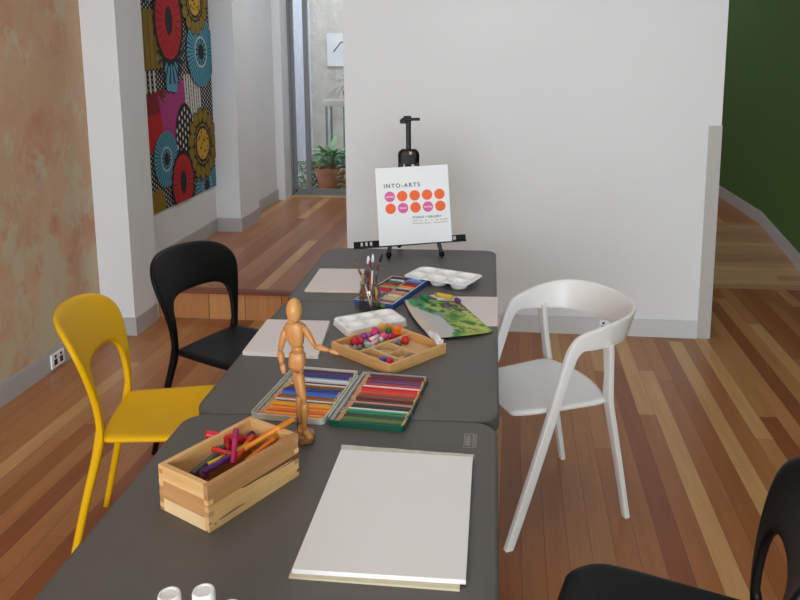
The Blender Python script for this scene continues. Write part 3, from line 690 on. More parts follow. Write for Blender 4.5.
right = [('dark wine', (92, 24, 44)), ('burgundy', (112, 24, 46)), ('maroon', (100, 28, 40)), ('crimson brown', (124, 36, 44)), ('violet blue', (78, 66, 160)), ('brick red', (168, 56, 50)),
         ('dark coral', (190, 66, 58)), ('pale pink', (228, 204, 208)), ('scarlet', (206, 32, 34)), ('bright red', (218, 36, 34)), ('vermilion', (226, 58, 38)), ('orange red', (220, 70, 44)),
         ('terracotta', (176, 78, 54)), ('russet', (140, 60, 46)), ('chestnut', (120, 54, 42)), ('oxblood', (96, 38, 34)), ('chocolate', (82, 44, 36)), ('salmon', (220, 152, 130)),
         ('dark olive', (58, 58, 36)), ('bottle green', (24, 56, 44)), ('charcoal', (46, 48, 46)), ('frost white', (222, 226, 228)), ('sea green', (30, 150, 104)), ('emerald', (28, 128, 84)),
         ('forest green', (30, 78, 46)), ('pine green', (28, 66, 40)), ('leaf green', (80, 130, 48)), ('moss green', (96, 120, 50)), ('dark green', (22, 76, 54))]
TM = Matrix.Translation((-.400, 1.835, TZ)) @ Matrix.Rotation(R(-6), 4, 'Z')
pc = {}
def pencil_mesh(col, name):
    mb = MB(); r = .0042; L = .150
    T = Matrix.Rotation(PI / 2, 4, 'Y')
    mb.m(0).lathe([(r, .0), (r, L)], n=6, M=T); mb.m(2).lathe([(r * 1.02, L), (r * 1.02, L + .004)], n=6, M=T); mb.m(0).lathe([(r * .99, L + .004), (r * .99, L + .008)], n=6, M=T)
    mb.m(1).lathe([(r * .98, 0), (r * .3, -.014)], n=6, M=T); mb.m(0).lathe([(r * .3, -.014), (r * .05, -.019)], n=6, M=T)
    return mb.build('coloured_pencil', [mat('pencil_' + name.replace(' ', '_'), srgb(*col), .35, .02), M_wtip, M_gold])
for side, lst, cx, tray in ((-1, left, -.0985, 'left cream'), (1, right, .0985, 'right green')):
    n = len(lst)
    for i, (nm, c) in enumerate(lst):
        o = pencil_mesh(c, nm)
        y = lerp(.133, -.133, i / (n - 1)); q = TM @ Vector((cx - .064 + random.uniform(-.004, .004), y, .0068 + random.uniform(0, .002)))
        o.location = q; o.rotation_euler.z = R(-6) + random.uniform(-.006, .006)
        o.rotation_euler.x = random.random()
        if i == 0: lab = f'{nm} pencil lying farthest back in the {tray} tray of the tin'
        elif i == n - 1: lab = f'{nm} pencil lying nearest the front in the {tray} tray of the tin'
        else: lab = f'{nm} pencil in the {tray} tray, between the {lst[i-1][0]} and {lst[i+1][0]} ones'
        tag(o, lab, 'pencil', 'coloured pencils in the open tin')

# ------------------------------------------------------------------ mannequin
def mannequin():
    k = .00243; bx, by = 298, 438
    t = thing('artist_mannequin', 'jointed wooden artist mannequin standing beside the wooden box', 'mannequin', (-.453, 1.62, TZ))
    mw = wood('mannequin_wood', srgb(190, 128, 72), srgb(210, 150, 90), 'z', 60, .4); mj = wood('joint_wood', srgb(160, 108, 64), srgb(182, 130, 82), 'z', 60, .4)
    mh = wood('head_wood', srgb(206, 146, 84), srgb(222, 168, 104), 'z', 50, .35)
    def P(x, y, d=0): return Vector(((x - bx) * k * 1.01, d, (by - y) * k))
    def limb(name, a, b, r0, r1, rm=None, flat=1.0):
        rm = rm or max(r0, r1) * 1.05; d = b - a; pts = [a + d * s for s in (0, .06, .3, .7, .94, 1)]
        rr = [r0 * .55, r0 * .95, rm, lerp(rm, r1, .6), r1 * .98, r1 * .6]
        return MB().sweep(pts, [(x, x * flat) for x in rr], 14, up=(0, 1, 0)).build(name, mw, t, smooth=True)
    # stand
    MB().lathe([(.024, 0), (.026, .003), (.026, .017), (.023, .020)], c=(.005, -.002, 0), n=8).build('stand_base', mj, t, auto=40)
    MB().tube([P(292.5, 431, .012), P(292.5, 372, .014)], .0016, 8).build('stand_rod', mat('steel_rod', srgb(120, 118, 116), .3, metal=.8), t)
    # head, egg-shaped and slightly lifted
    a = P(294.2, 310.5, -.001); 
    MB().ball(a, (.0178, .0205, .0285), 20, 14).build('head', mh, t, smooth=True)
    MB().sweep([P(292, 318), P(292, 325)], [(.0105, .0105), (.0085, .0085)], 14).build('neck', mh, t, smooth=True)
    # chest: tapered block with soft shoulders
    MB().sweep([P(294, 321.5), P(294, 323.5), P(294, 328), P(294.5, 336), P(296, 343), P(296.5, 345.5)],
               [(.012, .011), (.0205, .013), (.0225, .0150), (.0205, .0150), (.0150, .0130), (.0100, .010)], 18, up=(0, 1, 0), p=2.8).build('chest', mw, t, smooth=True)
    MB().ball(P(296.3, 347.5), (.0140, .0125, .0105), 16, 10).build('waist', mw, t, smooth=True)
    MB().sweep([P(296, 350), P(296, 352), P(295.5, 358), P(295, 364), P(295, 368)],
               [(.012, .010), (.0178, .0135), (.0195, .0150), (.0190, .0145), (.0130, .011)], 18, up=(0, 1, 0), p=2.8).build('pelvis', mw, t, smooth=True)
    for a in ((285.6, 328), (302.4, 325.5)):
        MB().ball(P(*a), .0058, 12, 8).build('shoulder_joint', mj, t, smooth=True)
    limb('upper_arm', P(285.5, 329, -.002), P(280.5, 348, -.004), .0075, .0062, .0085)
    MB().ball(P(280.3, 349.5, -.004), .0056, 12, 8).build('elbow_joint', mj, t, smooth=True)
    limb('forearm', P(280.3, 350.5, -.004), P(282.5, 361, -.012), .0072, .0055, .0082)
    limb('hand', P(283, 360.5, -.013), P(284.6, 369.5, -.018), .0060, .0045, .0075, .6)
    limb('upper_arm', P(303, 326, -.002), P(313, 343.5, -.006), .0068, .0056, .0078)
    MB().ball(P(313.6, 344.3, -.006), .0052, 12, 8).build('elbow_joint', mj, t, smooth=True)
    limb('forearm', P(314.5, 344.2, -.006), P(326, 346.5, -.010), .0066, .0045, .0068)
    MB().ball(P(326.5, 346.6, -.010), .0040, 10, 8).build('wrist_joint', mj, t, smooth=True)
    limb('hand', P(327, 346.8, -.010), P(336, 349.5, -.013), .0046, .0030, .0058, .7)
    for a in ((292, 369), (299, 369)): MB().ball(P(*a), .0065, 12, 8).build('hip_joint', mj, t, smooth=True)
    limb('thigh', P(293.5, 370, .004), P(295, 394, .010), .0085, .0062, .0095)
    limb('thigh', P(297, 370, -.004), P(301.8, 397, -.010), .0098, .0068, .0108)
    MB().ball(P(295.2, 395, .010), .0056, 12, 8).build('knee_joint', mj, t, smooth=True)
    MB().ball(P(302.2, 398, -.010), .0060, 12, 8).build('knee_joint', mj, t, smooth=True)
    limb('shin', P(295.3, 396, .010), P(295.2, 424, .012), .0075, .0050, .0085)
    limb('shin', P(302.6, 399, -.010), P(300.6, 427, -.002), .0082, .0052, .0092)
    MB().sweep([P(295.5, 425, .014), P(296.5, 428.2, .004), P(298.5, 429.2, -.008)], [(.005, .004), (.0078, .004), (.006, .0025)], 12).build('foot', mw, t, smooth=True)
    MB().sweep([P(299.5, 427, .004), P(303.5, 427.6, -.014), P(310.5, 428.6, -.036)], [(.005, .0045), (.0080, .0045), (.0060, .0025)], 12).build('foot', mw, t, smooth=True)
mannequin()

# ------------------------------------------------------------------ diamond-set wooden tray with trinkets
TC = (-.3325, 2.152); TR = R(-38.9)
def tray():
    t = thing('compartment_tray', 'shallow wooden compartment tray of beads set cornerwise on the table', 'tray', (TC[0], TC[1], TZ), TR)
    w, l, h, th = .256, .226, .031, .009
    mt = wood('tray_wood', srgb(206, 152, 92), srgb(224, 176, 116), 'x', 22, .5); mi = wood('tray_inner_wood', srgb(206, 170, 120), srgb(222, 190, 142), 'x', 22, .55)
    MB().box((0, 0, .0025), (w - .004, l - .004, .005)).build('base_panel', mi, t)
    for s in (-1, 1): MB().box((0, s * (l - th) / 2, h / 2), (w, th, h)).build('side_panel', mt, t, bevel=.0012)
    for s in (-1, 1): MB().box((s * (w - th) / 2, 0, h / 2), (th, l - 2 * th, h)).build('end_panel', mt, t, bevel=.0012)
    hi = h - .012
    for c, d in (((-.02, 0, .005 + hi / 2), (.008, l - 2 * th, hi)), ((.048, .012, .005 + hi / 2), (.130, .008, hi)), ((.048, -.052, .005 + hi / 2), (.130, .008, hi)), ((.050, -.020, .005 + hi / 2), (.006, .058, hi))):
        MB().box(c, d).build('divider', mi, t)
tray()
TTM = Matrix.Translation((TC[0], TC[1], TZ)) @ Matrix.Rotation(TR, 4, 'Z')
def pompom(label, x, y, z, r, col, shape='ball'):
    r *= 1.1
    name = {'ball': 'pompom', 'bead': 'bead', 'cube': 'foam_block', 'tube': 'tube_bead'}[shape]
    mb = MB()
    if shape in ('ball', 'bead'):
        n, m = (16, 10) if shape == 'ball' else (10, 7)
        mb.ball((0, 0, 0), r, n, m)
        if shape == 'ball':
            for v in mb.bm.verts: v.co *= 1 + .10 * noise.noise(v.co * 260 + Vector((x * 90, y * 70, 0))) * 2
    elif shape == 'cube': mb.box((0, 0, 0), (r * 2, r * 1.5, r * 1.5), .3)
    else: mb.sweep([(-r * 1.6, 0, 0), (r * 1.6, 0, 0)], (r * .55, r * .55), 10)
    o = mb.build(name, mat(name + '_' + label[:12].replace(' ', '_'), srgb(*col), .7 if shape == 'ball' else .4, .12, 150), smooth=shape != 'cube', bevel=.002 if shape == 'cube' else 0)
    o.location = (x, y, z); o.rotation_euler.z = random.random() * 3
    tag(o, label, {'ball': 'pompom', 'bead': 'bead', 'cube': 'block', 'tube': 'bead'}[shape], 'trinkets in the wooden tray')
zb = TZ + .005
for a in [
    ('large magenta pompom in the upper left compartment of the tray', -.393, 2.262, zb + .014, .0135, (206, 60, 140)),
    ('yellow pompom near the far corner of the tray', -.378, 2.300, zb + .020, .0095, (238, 188, 24)),
    ('dark green pompom between the yellow pompom and the orange block', -.350, 2.272, zb + .016, .0095, (24, 112, 56)),
    ('orange foam block at the far corner of the tray', -.322, 2.275, zb + .018, .0145, (242, 120, 26), 'cube'),
    ('red pompom nearest the left corner of the tray', -.440, 2.186, zb + .013, .0125, (200, 38, 52)),
    ('second red pompom, just right of the leftmost red one', -.424, 2.196, zb + .010, .0095, (214, 50, 60)),
    ('purple pompom behind the red ones in the tray', -.421, 2.225, zb + .013, .0105, (150, 64, 170)),
    ('rose pink pompom right of the large magenta one', -.362, 2.240, zb + .011, .0105, (222, 96, 150)),
    ('small magenta bead by the rose pink pompom', -.341, 2.245, zb + .009, .0075, (196, 40, 110), 'bead'),
    ('small crimson bead behind the right compartments', -.331, 2.256, zb + .008, .0075, (190, 40, 70), 'bead'),
    ('red pompom in the right hand back compartment', -.290, 2.212, zb + .012, .0115, (204, 36, 30)),
    ('lilac pompom left of the right hand red one', -.313, 2.205, zb + .009, .0085, (150, 110, 190)),
    ('blue bead in the back compartment beside the lilac pompom', -.333, 2.186, zb + .008, .0075, (48, 70, 190), 'bead'),
    ('ochre bead between the blue bead and the lilac pompom', -.320, 2.190, zb + .006, .0055, (176, 140, 60), 'bead'),
    ('dull green bead in the back compartment', -.305, 2.190, zb + .006, .0055, (110, 120, 80), 'bead'),
    ('cobalt blue foam block in the nearest compartment', -.334, 2.056, zb + .009, .0095, (40, 66, 196), 'cube'),
    ('red pompom in the nearest compartment of the tray', -.314, 2.042, zb + .010, .0100, (210, 34, 56)),
    ('cream pompom right of the nearest red one', -.294, 2.054, zb + .008, .0078, (224, 208, 170)),
    ('grey stone bead in the right hand compartment', -.262, 2.096, zb + .006, .0085, (128, 124, 128), 'bead'),
    ('smaller grey stone bead beside the other in the right compartment', -.272, 2.084, zb + .005, .0065, (150, 146, 146), 'bead'),
    ('white tube bead nearest the left corner of the tray', -.468, 2.168, zb + .006, .0075, (226, 222, 220), 'tube'),
    ('white shell bead by the left corner of the tray', -.456, 2.152, zb + .006, .0070, (232, 228, 222), 'bead'),
    ('dark brown tube bead at the left corner of the tray', -.480, 2.174, zb + .006, .0055, (60, 44, 40), 'tube'),
    ('silver grey tube bead in front of the red pompoms', -.436, 2.150, zb + .006, .0085, (160, 166, 174), 'tube'),
    ('grey green bead in front of the red pompoms', -.420, 2.158, zb + .006, .0075, (120, 140, 134), 'bead'),
    ('light blue foam block in the left compartment', -.398, 2.172, zb + .008, .0095, (176, 206, 222), 'cube'),
    ('pale pink tube bead beside the light blue block', -.380, 2.190, zb + .010, .0100, (228, 190, 206), 'tube'),
    ('white and pink tube bead below the large magenta pompom', -.386, 2.215, zb + .014, .0110, (236, 216, 226), 'tube'),
    ('crimson tube bead below the large magenta pompom', -.402, 2.212, zb + .010, .0100, (200, 40, 80), 'tube'),
    ('lilac bead between purple and magenta pompoms', -.408, 2.242, zb + .008, .0080, (176, 110, 190), 'bead'),
    ('deep pink bead between the two red pompoms and the purple one', -.432, 2.212, zb + .008, .0080, (214, 60, 120), 'bead'),
    ('plum bead behind the red pompoms along the tray edge', -.446, 2.208, zb + .007, .0070, (120, 50, 110), 'bead'),
    ('orange bead against the back edge by the magenta pompom', -.404, 2.262, zb + .007, .0070, (226, 120, 40), 'bead'),
    ('pale yellow bead left of the yellow pompom', -.392, 2.288, zb + .007, .0065, (232, 214, 120), 'bead'),
    ('hot pink tube bead in front of the green pompom', -.348, 2.252, zb + .009, .0085, (226, 60, 130), 'tube'),
    ('white bead in front of the rose pink pompom', -.366, 2.222, zb + .008, .0070, (230, 226, 226), 'bead'),
    ('turquoise bead in the middle of the left compartment', -.410, 2.200, zb + .007, .0070, (70, 160, 170), 'bead'),
    ('maroon tube bead near the light blue block', -.412, 2.182, zb + .006, .0075, (130, 30, 50), 'tube'),
    ('peach bead between the light blue block and the divider', -.382, 2.174, zb + .006, .0065, (226, 170, 140), 'bead'),
    ('violet bead right of the lilac pompom', -.302, 2.222, zb + .007, .0070, (110, 70, 170), 'bead'),
    ('tan wooden bead at the far right compartment', -.300, 2.236, zb + .007, .0070, (190, 150, 100), 'bead'),
    ('pearl bead in the small middle compartment', -.350, 2.126, zb + .006, .0065, (206, 206, 196), 'bead'),
    ('olive bead in the small middle compartment', -.362, 2.112, zb + .006, .0055, (130, 130, 90), 'bead'),
]: pompom(*a)
# crumpled clear film hanging over the tray's right corner
mb = MB(); 
def film(u, v):
    a = Vector((-.222, 2.232, 0)); b = Vector((-.180, 2.150, 0)); q = a.lerp(b, u); q += Vector((.022, .012, 0)) * (v - .5) * 1.1
    q.z = TZ + .033 + .004 * math.sin(u * 9 + v * 4) + .006 * (v - .5) ** 2 * 4 + .003 * math.sin(v * 11 + u * 3) + .006 * (1 - u); return q
tag(mb.grid(film, 12, 8).build('plastic_wrapper', mat('milky_film', srgb(226, 228, 230), .25, .02, 40), smooth=True, solid=.0008), 'crumpled milky plastic wrapper on the right corner of the tray', 'wrapper')

# ------------------------------------------------------------------ paint palettes (moulded wells)
def palette(label, loc, rz, w, l, h, nx, ny, rw, depth, wells_below, edge_r=.02):
    t = thing('paint_palette', label, 'palette', loc, rz)
    cs = [((i + .5) / nx * w * .94 - w * .47, (j + .5) / ny * l * .94 - l * .47) for i in range(nx) for j in range(ny)]
    N1, N2 = int(l / .0035), int(w / .0035)
    mb = MB()
    def f(u, v):
        x = (u - .5) * w; y = (v - .5) * l; z = h
        for a, b in cs:
            d = math.hypot(x - a, y - b) / rw
            if d < 1: z = h - depth * min(1, (1 - d ** 3) * 1.5)
        ex = max(0, abs(x) - (w / 2 - edge_r)); ey = max(0, abs(y) - (l / 2 - edge_r))
        if ex > 0 and ey > 0:       # pull the corners in to round them
            r = math.hypot(ex, ey); m_ = max(ex, ey); k = m_ / r if r else 1
            x = math.copysign(abs(x) - ex + ex * k, x); y = math.copysign(abs(y) - ey + ey * k, y)
        return Vector((x, y, z))
    mb.grid(f, N2, N1).build('moulded_sheet', M_white_pl, t, smooth=True, solid=.0018)
    if not wells_below:
        mb = MB(); o0 = rrect(w + .003, l + .003, edge_r, 6); o1 = rrect(w - .001, l - .001, edge_r, 6)
        mb.loft([[Vector((x, y, 0)) for x, y in rrect(w + .010, l + .010, edge_r, 6)], [Vector((x, y, h + .001)) for x, y in o0], [Vector((x, y, h + .001)) for x, y in o1], [Vector((x, y, 0.0)) for x, y in rrect(w + .004, l + .004, edge_r, 6)]], cap=False).build('skirt', M_white_pl, t, smooth=False)
    return t
palette('white six-well palette just behind the wooden tray', (-.428, 2.382, TZ), R(33), .205, .134, .018, 3, 2, .030, .012, False)
bpy.context.view_layer.update()
palette('white plastic palette of round wells in front of the easel', (-.226, 2.868, TZ), R(67), .163, .276, .0265, 2, 3, .038, .0245, True, .028)

# ------------------------------------------------------------------ jar with brushes
JX, JY = -.454, 2.528
t = thing('glass_jar', 'clear glass jar of paintbrushes between the drawing block and pastels', 'jar', (JX, JY, TZ))
MB().lathe([(.033, 0), (.0375, .004), (.0375, .062), (.033, .076), (.032, .092), (.034, .094), (.034, .099), (.0315, .099), (.030, .092), (.031, .076), (.035, .060), (.035, .008), (.005, .006)], n=32).build('glass', M_jar, t, smooth=True)
M_handle = {}
def brush(label, bot, top, hcol, bcol, r=.003, tip='round'):
    A, B = Vector((JX + bot[0], JY + bot[1], TZ + bot[2])), Vector((JX + top[0], JY + top[1], TZ + top[2]))
    L = (B - A).length; t = thing('paintbrush', label, 'paintbrush', A, 0, 'brushes in the jar'); t.rotation_euler = (B - A).to_track_quat('Z', 'Y').to_euler()
    nm = label[:14].replace(' ', '_')
    MB().lathe([(r * .4, 0), (r, L * .45), (r * .9, L * .7)], n=10).build('handle', mat('handle_' + nm, srgb(*hcol), .4), t, smooth=True)
    MB().lathe([(r * .95, L * .7), (r * 1.25, L * .85)], n=10).build('ferrule', M_tleg, t, smooth=True)
    MB().lathe([(r * 1.2, L * .85), (r * 1.45, L * .90), (r * 1.1, L * .97), (r * .3, L)], n=10).build('bristles', mat('bristle_' + nm, srgb(*bcol), .8, .2, 300), t, smooth=True)
for a in [
    ('brush with a ginger head leaning farthest left in the jar', (.012, .0, .008), (-.047, -.006, .176), (176,130,90), (130, 96, 70), .0036),
    ('dark brush leaning left below the ginger one', (.016, .008, .008), (-.037, .004, .140), (60, 40, 34), (90, 60, 44), .003),
    ('brush with a white head standing at the middle of the jar', (-.006, .01, .008), (-.004, .006, .190), (90, 40, 36), (232, 236, 246), .0042),
    ('white-handled brush standing right of the middle one', (.004, -.008, .008), (.012, .010, .196), (226, 224, 224), (226, 228, 236), .0036),
    ('red-handled brush in the centre of the jar', (.0, .0, .008), (.003, -.004, .178), (150, 34, 30), (120, 60, 44), .0036),
    ('black-tipped brush leaning farthest right in the jar', (-.014, .0, .008), (.045, .006, .198), (70, 50, 40), (26, 24, 26), .0034),
    ('brown brush leaning right beside the black-tipped one', (-.008, -.010, .008), (.034, -.004, .166), (120, 76, 50), (96, 66, 48), .0038),
    ('short dark brown brush at the right rim of the jar', (.010, .012, .008), (.026, .014, .150), (88, 40, 34), (70, 46, 36), .0036),
    ('cream brush slanting across the front of the jar', (.010, -.024, .008), (-.022, -.016, .135), (222, 210, 190), (180, 150, 110), .0028),
    ('yellow-handled brush against the right side of the jar', (.026, .0, .008), (.020, -.012, .120), (206, 170, 60), (120, 90, 60), .0036),
    ('dark red brush against the left side of the jar', (-.026, -.004, .008), (-.014, .012, .142), (146, 40, 34), (110, 70, 50), .004),
]: brush(*a)

# ------------------------------------------------------------------ box of oil pastels
PX_, PY_, PR = -.400, 2.700, R(-17)
t = thing('pastel_box', 'open blue cardboard tray of oil pastels beside the brush jar', 'pastel box', (PX_, PY_, TZ), PR)
M_bluec = mat('blue_card', srgb(48, 84, 160), .5, .15, 30); M_grc = mat('grey_card', srgb(196, 198, 202), .6)
w_, l_, h_ = .150, .312, .020
mb = MB(); mb.box((0, 0, .0015), (w_, l_, .003)); 
mb.build('base', M_bluec, t)
for s in (-1, 1): 
    q = MB().box((0, s * (l_ / 2 - .002), h_ / 2), (w_, .004, h_)).build('wall_panel', M_bluec, t)
    MB().box((0, s * (l_ / 2 - .002), h_ + .0005), (w_, .0045, .001)).build('rim', M_grc, q)
    q = MB().box((s * (w_ / 2 - .002), 0, h_ / 2), (.004, l_ - .008, h_)).build('wall_panel', M_bluec, t)
    MB().box((s * (w_ / 2 - .002), 0, h_ + .0005), (.0045, l_, .001)).build('rim', M_grc, q)
MB().box((0, 0, .010), (.003, l_ - .01, .014)).build('divider', M_grc, t)
MB().box((.015, -l_ / 2 - .0004, .011), (.06, .0008, .014)).build('printed_panel', mat('printed_card', srgb(120, 150, 90), .5, .5, 120), t)
PM = Matrix.Translation((PX_, PY_, TZ)) @ Matrix.Rotation(PR, 4, 'Z')
lc = [('dark plum', (70, 40, 60)), ('white', (216, 210, 206)), ('green', (44, 120, 70)), ('brown', (120, 66, 50)), ('orange red', (214, 84, 50)), ('pale green', (150, 180, 130)), ('brick red', (184, 62, 54)), ('red', (200, 46, 52)),
      ('dusty pink', (196, 130, 130)), ('grey blue', (110, 124, 160)), ('dark red', (130, 32, 44)), ('crimson', (160, 34, 60)), ('maroon', (100, 30, 46)), ('cream', (216, 204, 176))]
rc = [('pale blue', (130, 170, 220)), ('bright blue', (66, 120, 200)), ('wine red', (130, 26, 52)), ('carmine', (160, 30, 60)), ('golden orange', (230, 150, 40)), ('beige', (206, 184, 160)), ('navy', (54, 54, 110)), ('salmon', (214, 150, 120)),
      ('tan', (190, 140, 110)), ('ivory', (224, 212, 190)), ('sand', (212, 190, 150)), ('straw', (214, 196, 140)), ('mauve', (140, 100, 130)), ('peach', (220, 176, 150))]
for s, lst, cn in ((-1, lc, 'left'), (1, rc, 'right')):
    for i, (nm, c) in enumerate(lst):
        mb = MB(); r = .0080; ln = .060 + random.uniform(-.008, .003)
        T = Matrix.Rotation(PI / 2, 4, 'Y')
        mb.m(0).lathe([(r, -ln / 2), (r, ln / 2 - .010)], n=12, M=T); mb.m(1).lathe([(r * .93, ln / 2 - .010), (r * .9, ln / 2), (r * .5, ln / 2 + .003)], n=12, M=T)
        o = mb.build('oil_pastel', [mat('pastel_wrap_' + nm.replace(' ', '_'), srgb(*c), .6, .08, 80), mat('pastel_' + nm.replace(' ', '_'), srgb(*[int(q * .9) for q in c]), .5, .1, 80)], smooth=False)
        o.location = PM @ Vector((s * .036, lerp(.141, -.141, i / 13), .0125)); o.rotation_euler.z = PR + random.uniform(-.05, .05)
        if s < 0 and i % 2: o.rotation_euler.z += PI
        nb = f'behind the {lst[i+1][0]} one' if i < 13 else 'nearest the front'
        tag(o, f'{nm} oil pastel in the {cn} row, {nb}', 'pastel', 'oil pastels in the blue tray')

# ------------------------------------------------------------------ painting, sheet beneath it, crayons
t0_ = MB(); t0_.prism([(-.232, 2.690), (-.0135, 2.702), (-.012, 2.40), (-.225, 2.38)], TZ, TZ + .0012)
tag(t0_.build('paper_sheet', M_paper2), 'blank white sheet lying under the green painting', 'paper')
def painting():
    c00, c10, c11, c01 = Vector((-.350, 2.642)), Vector((-.152, 2.636)), Vector((-.0245, 2.340)), Vector((-.215, 2.262))
    import colorsys
    NU, NV = 90, 120; mb = MB()
    def f(u, v):
        top = c00.lerp(c10, u); bot = c01.lerp(c11, u); p = top.lerp(bot, v)
        p += Vector((-.014, -.010)) * math.sin(PI * v) * (1 - u)          # bowed left edge
        p += Vector((.004, -.022)) * math.sin(PI * u) * v ** 2            # bowed lower edge
        z = TZ + .0028 + .012 * (1 - u) ** 2 * math.sin(PI * min(1, v * .9 + .05)) + .008 * v ** 3 * math.sin(PI * u)
        return Vector((p.x, p.y, z))
    mb.grid(f, NU, NV)
    o = mb.build('painting_sheet', None, smooth=True)
    me = o.data; me.materials.clear(); ca = me.color_attributes.new('paint', 'FLOAT_COLOR', 'POINT')
    K = {k: Vector(srgb(*v)[:3]) for k, v in dict(paper=(212, 196, 184), grey=(190, 194, 196), teal=(44, 150, 104), green=(36, 122, 52), lime=(168, 188, 84), yel=(204, 208, 120), dk=(26, 50, 34), olive=(96, 128, 62), mauve=(120, 92, 130), aqua=(130, 180, 170)).items()}
    sm = lambda a, b, x: (lambda q: q * q * (3 - 2 * q))(min(1, max(0, (x - a) / (b - a))))
    for idx, vt in enumerate(me.vertices):
        i, j = divmod(idx, NV + 1); u, v = i / NU, j / NV
        nz = lambda s, k=0: noise.fractal(Vector((u * s + k, v * s * 1.3, k * 3.1)), 1.0, 2.0, 4)
        c = K['lime'].lerp(K['green'], sm(-.1, .35, nz(5)))
        c = c.lerp(K['olive'], sm(.05, .4, nz(7, 4)))
        c = c.lerp(K['yel'], sm(.05, .45, nz(6, 9)) * .8)
        c = c.lerp(K['teal'], (1 - sm(.25, .5, u + .12 * nz(6, 2))) * .9)
        c = c.lerp(K['dk'], sm(.12, .3, nz(9, 5)) * sm(.1, .3, u) * (1 - sm(.3, .5, v)) * .9)
        c = c.lerp(K['mauve'], sm(.2, .4, nz(12, 7)) * sm(.5, .7, u) * (1 - sm(.25, .4, v)))
        c = c.lerp(K['green'], math.exp(-((u - .62) ** 2 / .02 + (v - .5) ** 2 / .012)) * .8)
        c = c.lerp(K['aqua'], math.exp(-((u - .45) ** 2 / .006 + (v - .42) ** 2 / .006)) * .7)
        bound = .02 + .42 * sm(.12, .6, v) - .12 * sm(.8, 1, v) + .06 * nz(5, 3)     # unpainted paper on the left and lower left
        k = 1 - sm(bound, bound + .05, u + .03 * nz(22, 6))
        c = c.lerp(K['paper'].lerp(K['grey'], sm(.05, .3, u)), k)
        ca.data[idx].color = (*c, 1)
    tm = NT('painted_paper'); at = tm.new('ShaderNodeVertexColor', layer_name='paint'); tm.l.new(at.outputs[0], tm.b.inputs['Base Color']); tm.b.inputs['Roughness'].default_value = .7
    me.materials.append(tm.m); me.update()
    s = o.modifiers.new('solid', 'SOLIDIFY'); s.thickness = .0006
    tag(o, 'curling green and yellow abstract landscape painting on paper', 'painting')
painting()
def crayon(label, a, b, r, col):
    A, B = Vector(a), Vector(b); L = (B - A).length
    t = thing('crayon', label, 'crayon', A, 0, 'crayons on the painting'); t.rotation_euler = (B - A).to_track_quat('Z', 'Y').to_euler()
    m = mat('crayon_' + label.split()[0], srgb(*col), .5, .08, 60)
    MB().lathe([(r, 0), (r, L * .8)], n=14).build('paper_wrap', m, t, auto=50); MB().lathe([(r * .88, L * .8), (r * .85, L * .95), (r * .5, L)], n=14).build('tip', mat('crayon_tip_' + label.split()[0], srgb(*[int(q * .75) for q in col]), .5), t, auto=50)
cz = TZ + .011
crayon('yellow crayon lying on the top edge of the painting', (-.175, 2.640, cz + .004), (-.243, 2.676, cz + .004), .0075, (222, 184, 52))
crayon('purple crayon stub at the right end of the yellow crayon', (-.150, 2.612, cz), (-.163, 2.634, cz), .0085, (112, 48, 128))
crayon('green crayon lying on the top left of the painting', (-.262, 2.625, cz + .002), (-.290, 2.655, cz + .002), .0085, (34, 130, 84))
mb = MB(); mb.prism([(-.262, 2.690), (-.235, 2.702), (-.205, 2.668), (-.225, 2.655)], TZ + .0016, TZ + .005)
tag(mb.build('paper_scrap', M_paper), 'small torn white paper scrap behind the yellow crayon', 'paper')

# ------------------------------------------------------------------ easel and sign
EZ = thing('table_easel', 'black metal tabletop easel on the farthest table', 'easel', (-.379, 3.221, TZ), R(9))
M_esl = mat('black_easel_metal', srgb(8, 8, 9), .4, .05, 30, spec=.22)
roll = R(3.2)
apx = Vector((-.022, .078, .448))
for s, fx, fy in ((-1, -.112, 0), (1, .118, 0)):
    top = apx + Vector((s * .028, 0, -.02)); ft = Vector((fx, fy, .014)); mid = top.lerp(ft, .80)
    lg = MB().sweep([top, mid], (.0115, .010), 8, up=(0, 1, 0), p=5).build('leg', M_esl, EZ, auto=40)
    MB().sweep([mid, ft], (.009, .008), 8, up=(0, 1, 0), p=5).build('extension', M_esl, lg, auto=40)
    MB().sweep([mid + (top - mid).normalized() * .03, mid - (top - mid).normalized() * .012], (.0175, .014), 8, up=(0, 1, 0), p=4).build('clamp', M_esl, lg, auto=40)
    MB().ball(ft, (.013, .013, .014), 12, 8).build('rubber_foot', M_esl, lg, smooth=True)
lg = MB().sweep([apx + Vector((0, .02, -.02)), Vector((-.062, .172, .012))], (.010, .009), 8, up=(0, 1, 0), p=5).build('leg', M_esl, EZ, auto=40)
MB().ball((-.062, .172, .013), (.012, .012, .013), 12, 8).build('rubber_foot', M_esl, lg, smooth=True)
# mast
MB().sweep([(-.020, .070, .24), (-.020, .094, .590)], (.0112, .006), 8, up=(0, 1, 0), p=6).build('mast', M_esl, EZ, auto=40)
MB().sweep([(-.020, .080, .400), (-.020, .080, .440), (-.020, .080, .452), (-.020, .080, .464)], [(.046, .018), (.047, .018), (.044, .018), (.030, .014)], 12, up=(0, 1, 0), p=5).build('collar', M_esl, EZ, auto=40)
MB().ball((-.012, .060, .448), .0085, 12, 8).build('knob', mat('brass_knob', srgb(210, 190, 150), .3, metal=.5), EZ, smooth=True)
MB().box((-.024, .090, .594), (.034, .024, .026)).box((-.010, .086, .593), (.080, .020, .012)).box((-.044, .084, .584), (.026, .022, .018)).build('top_clamp', M_esl, EZ, bevel=.003)
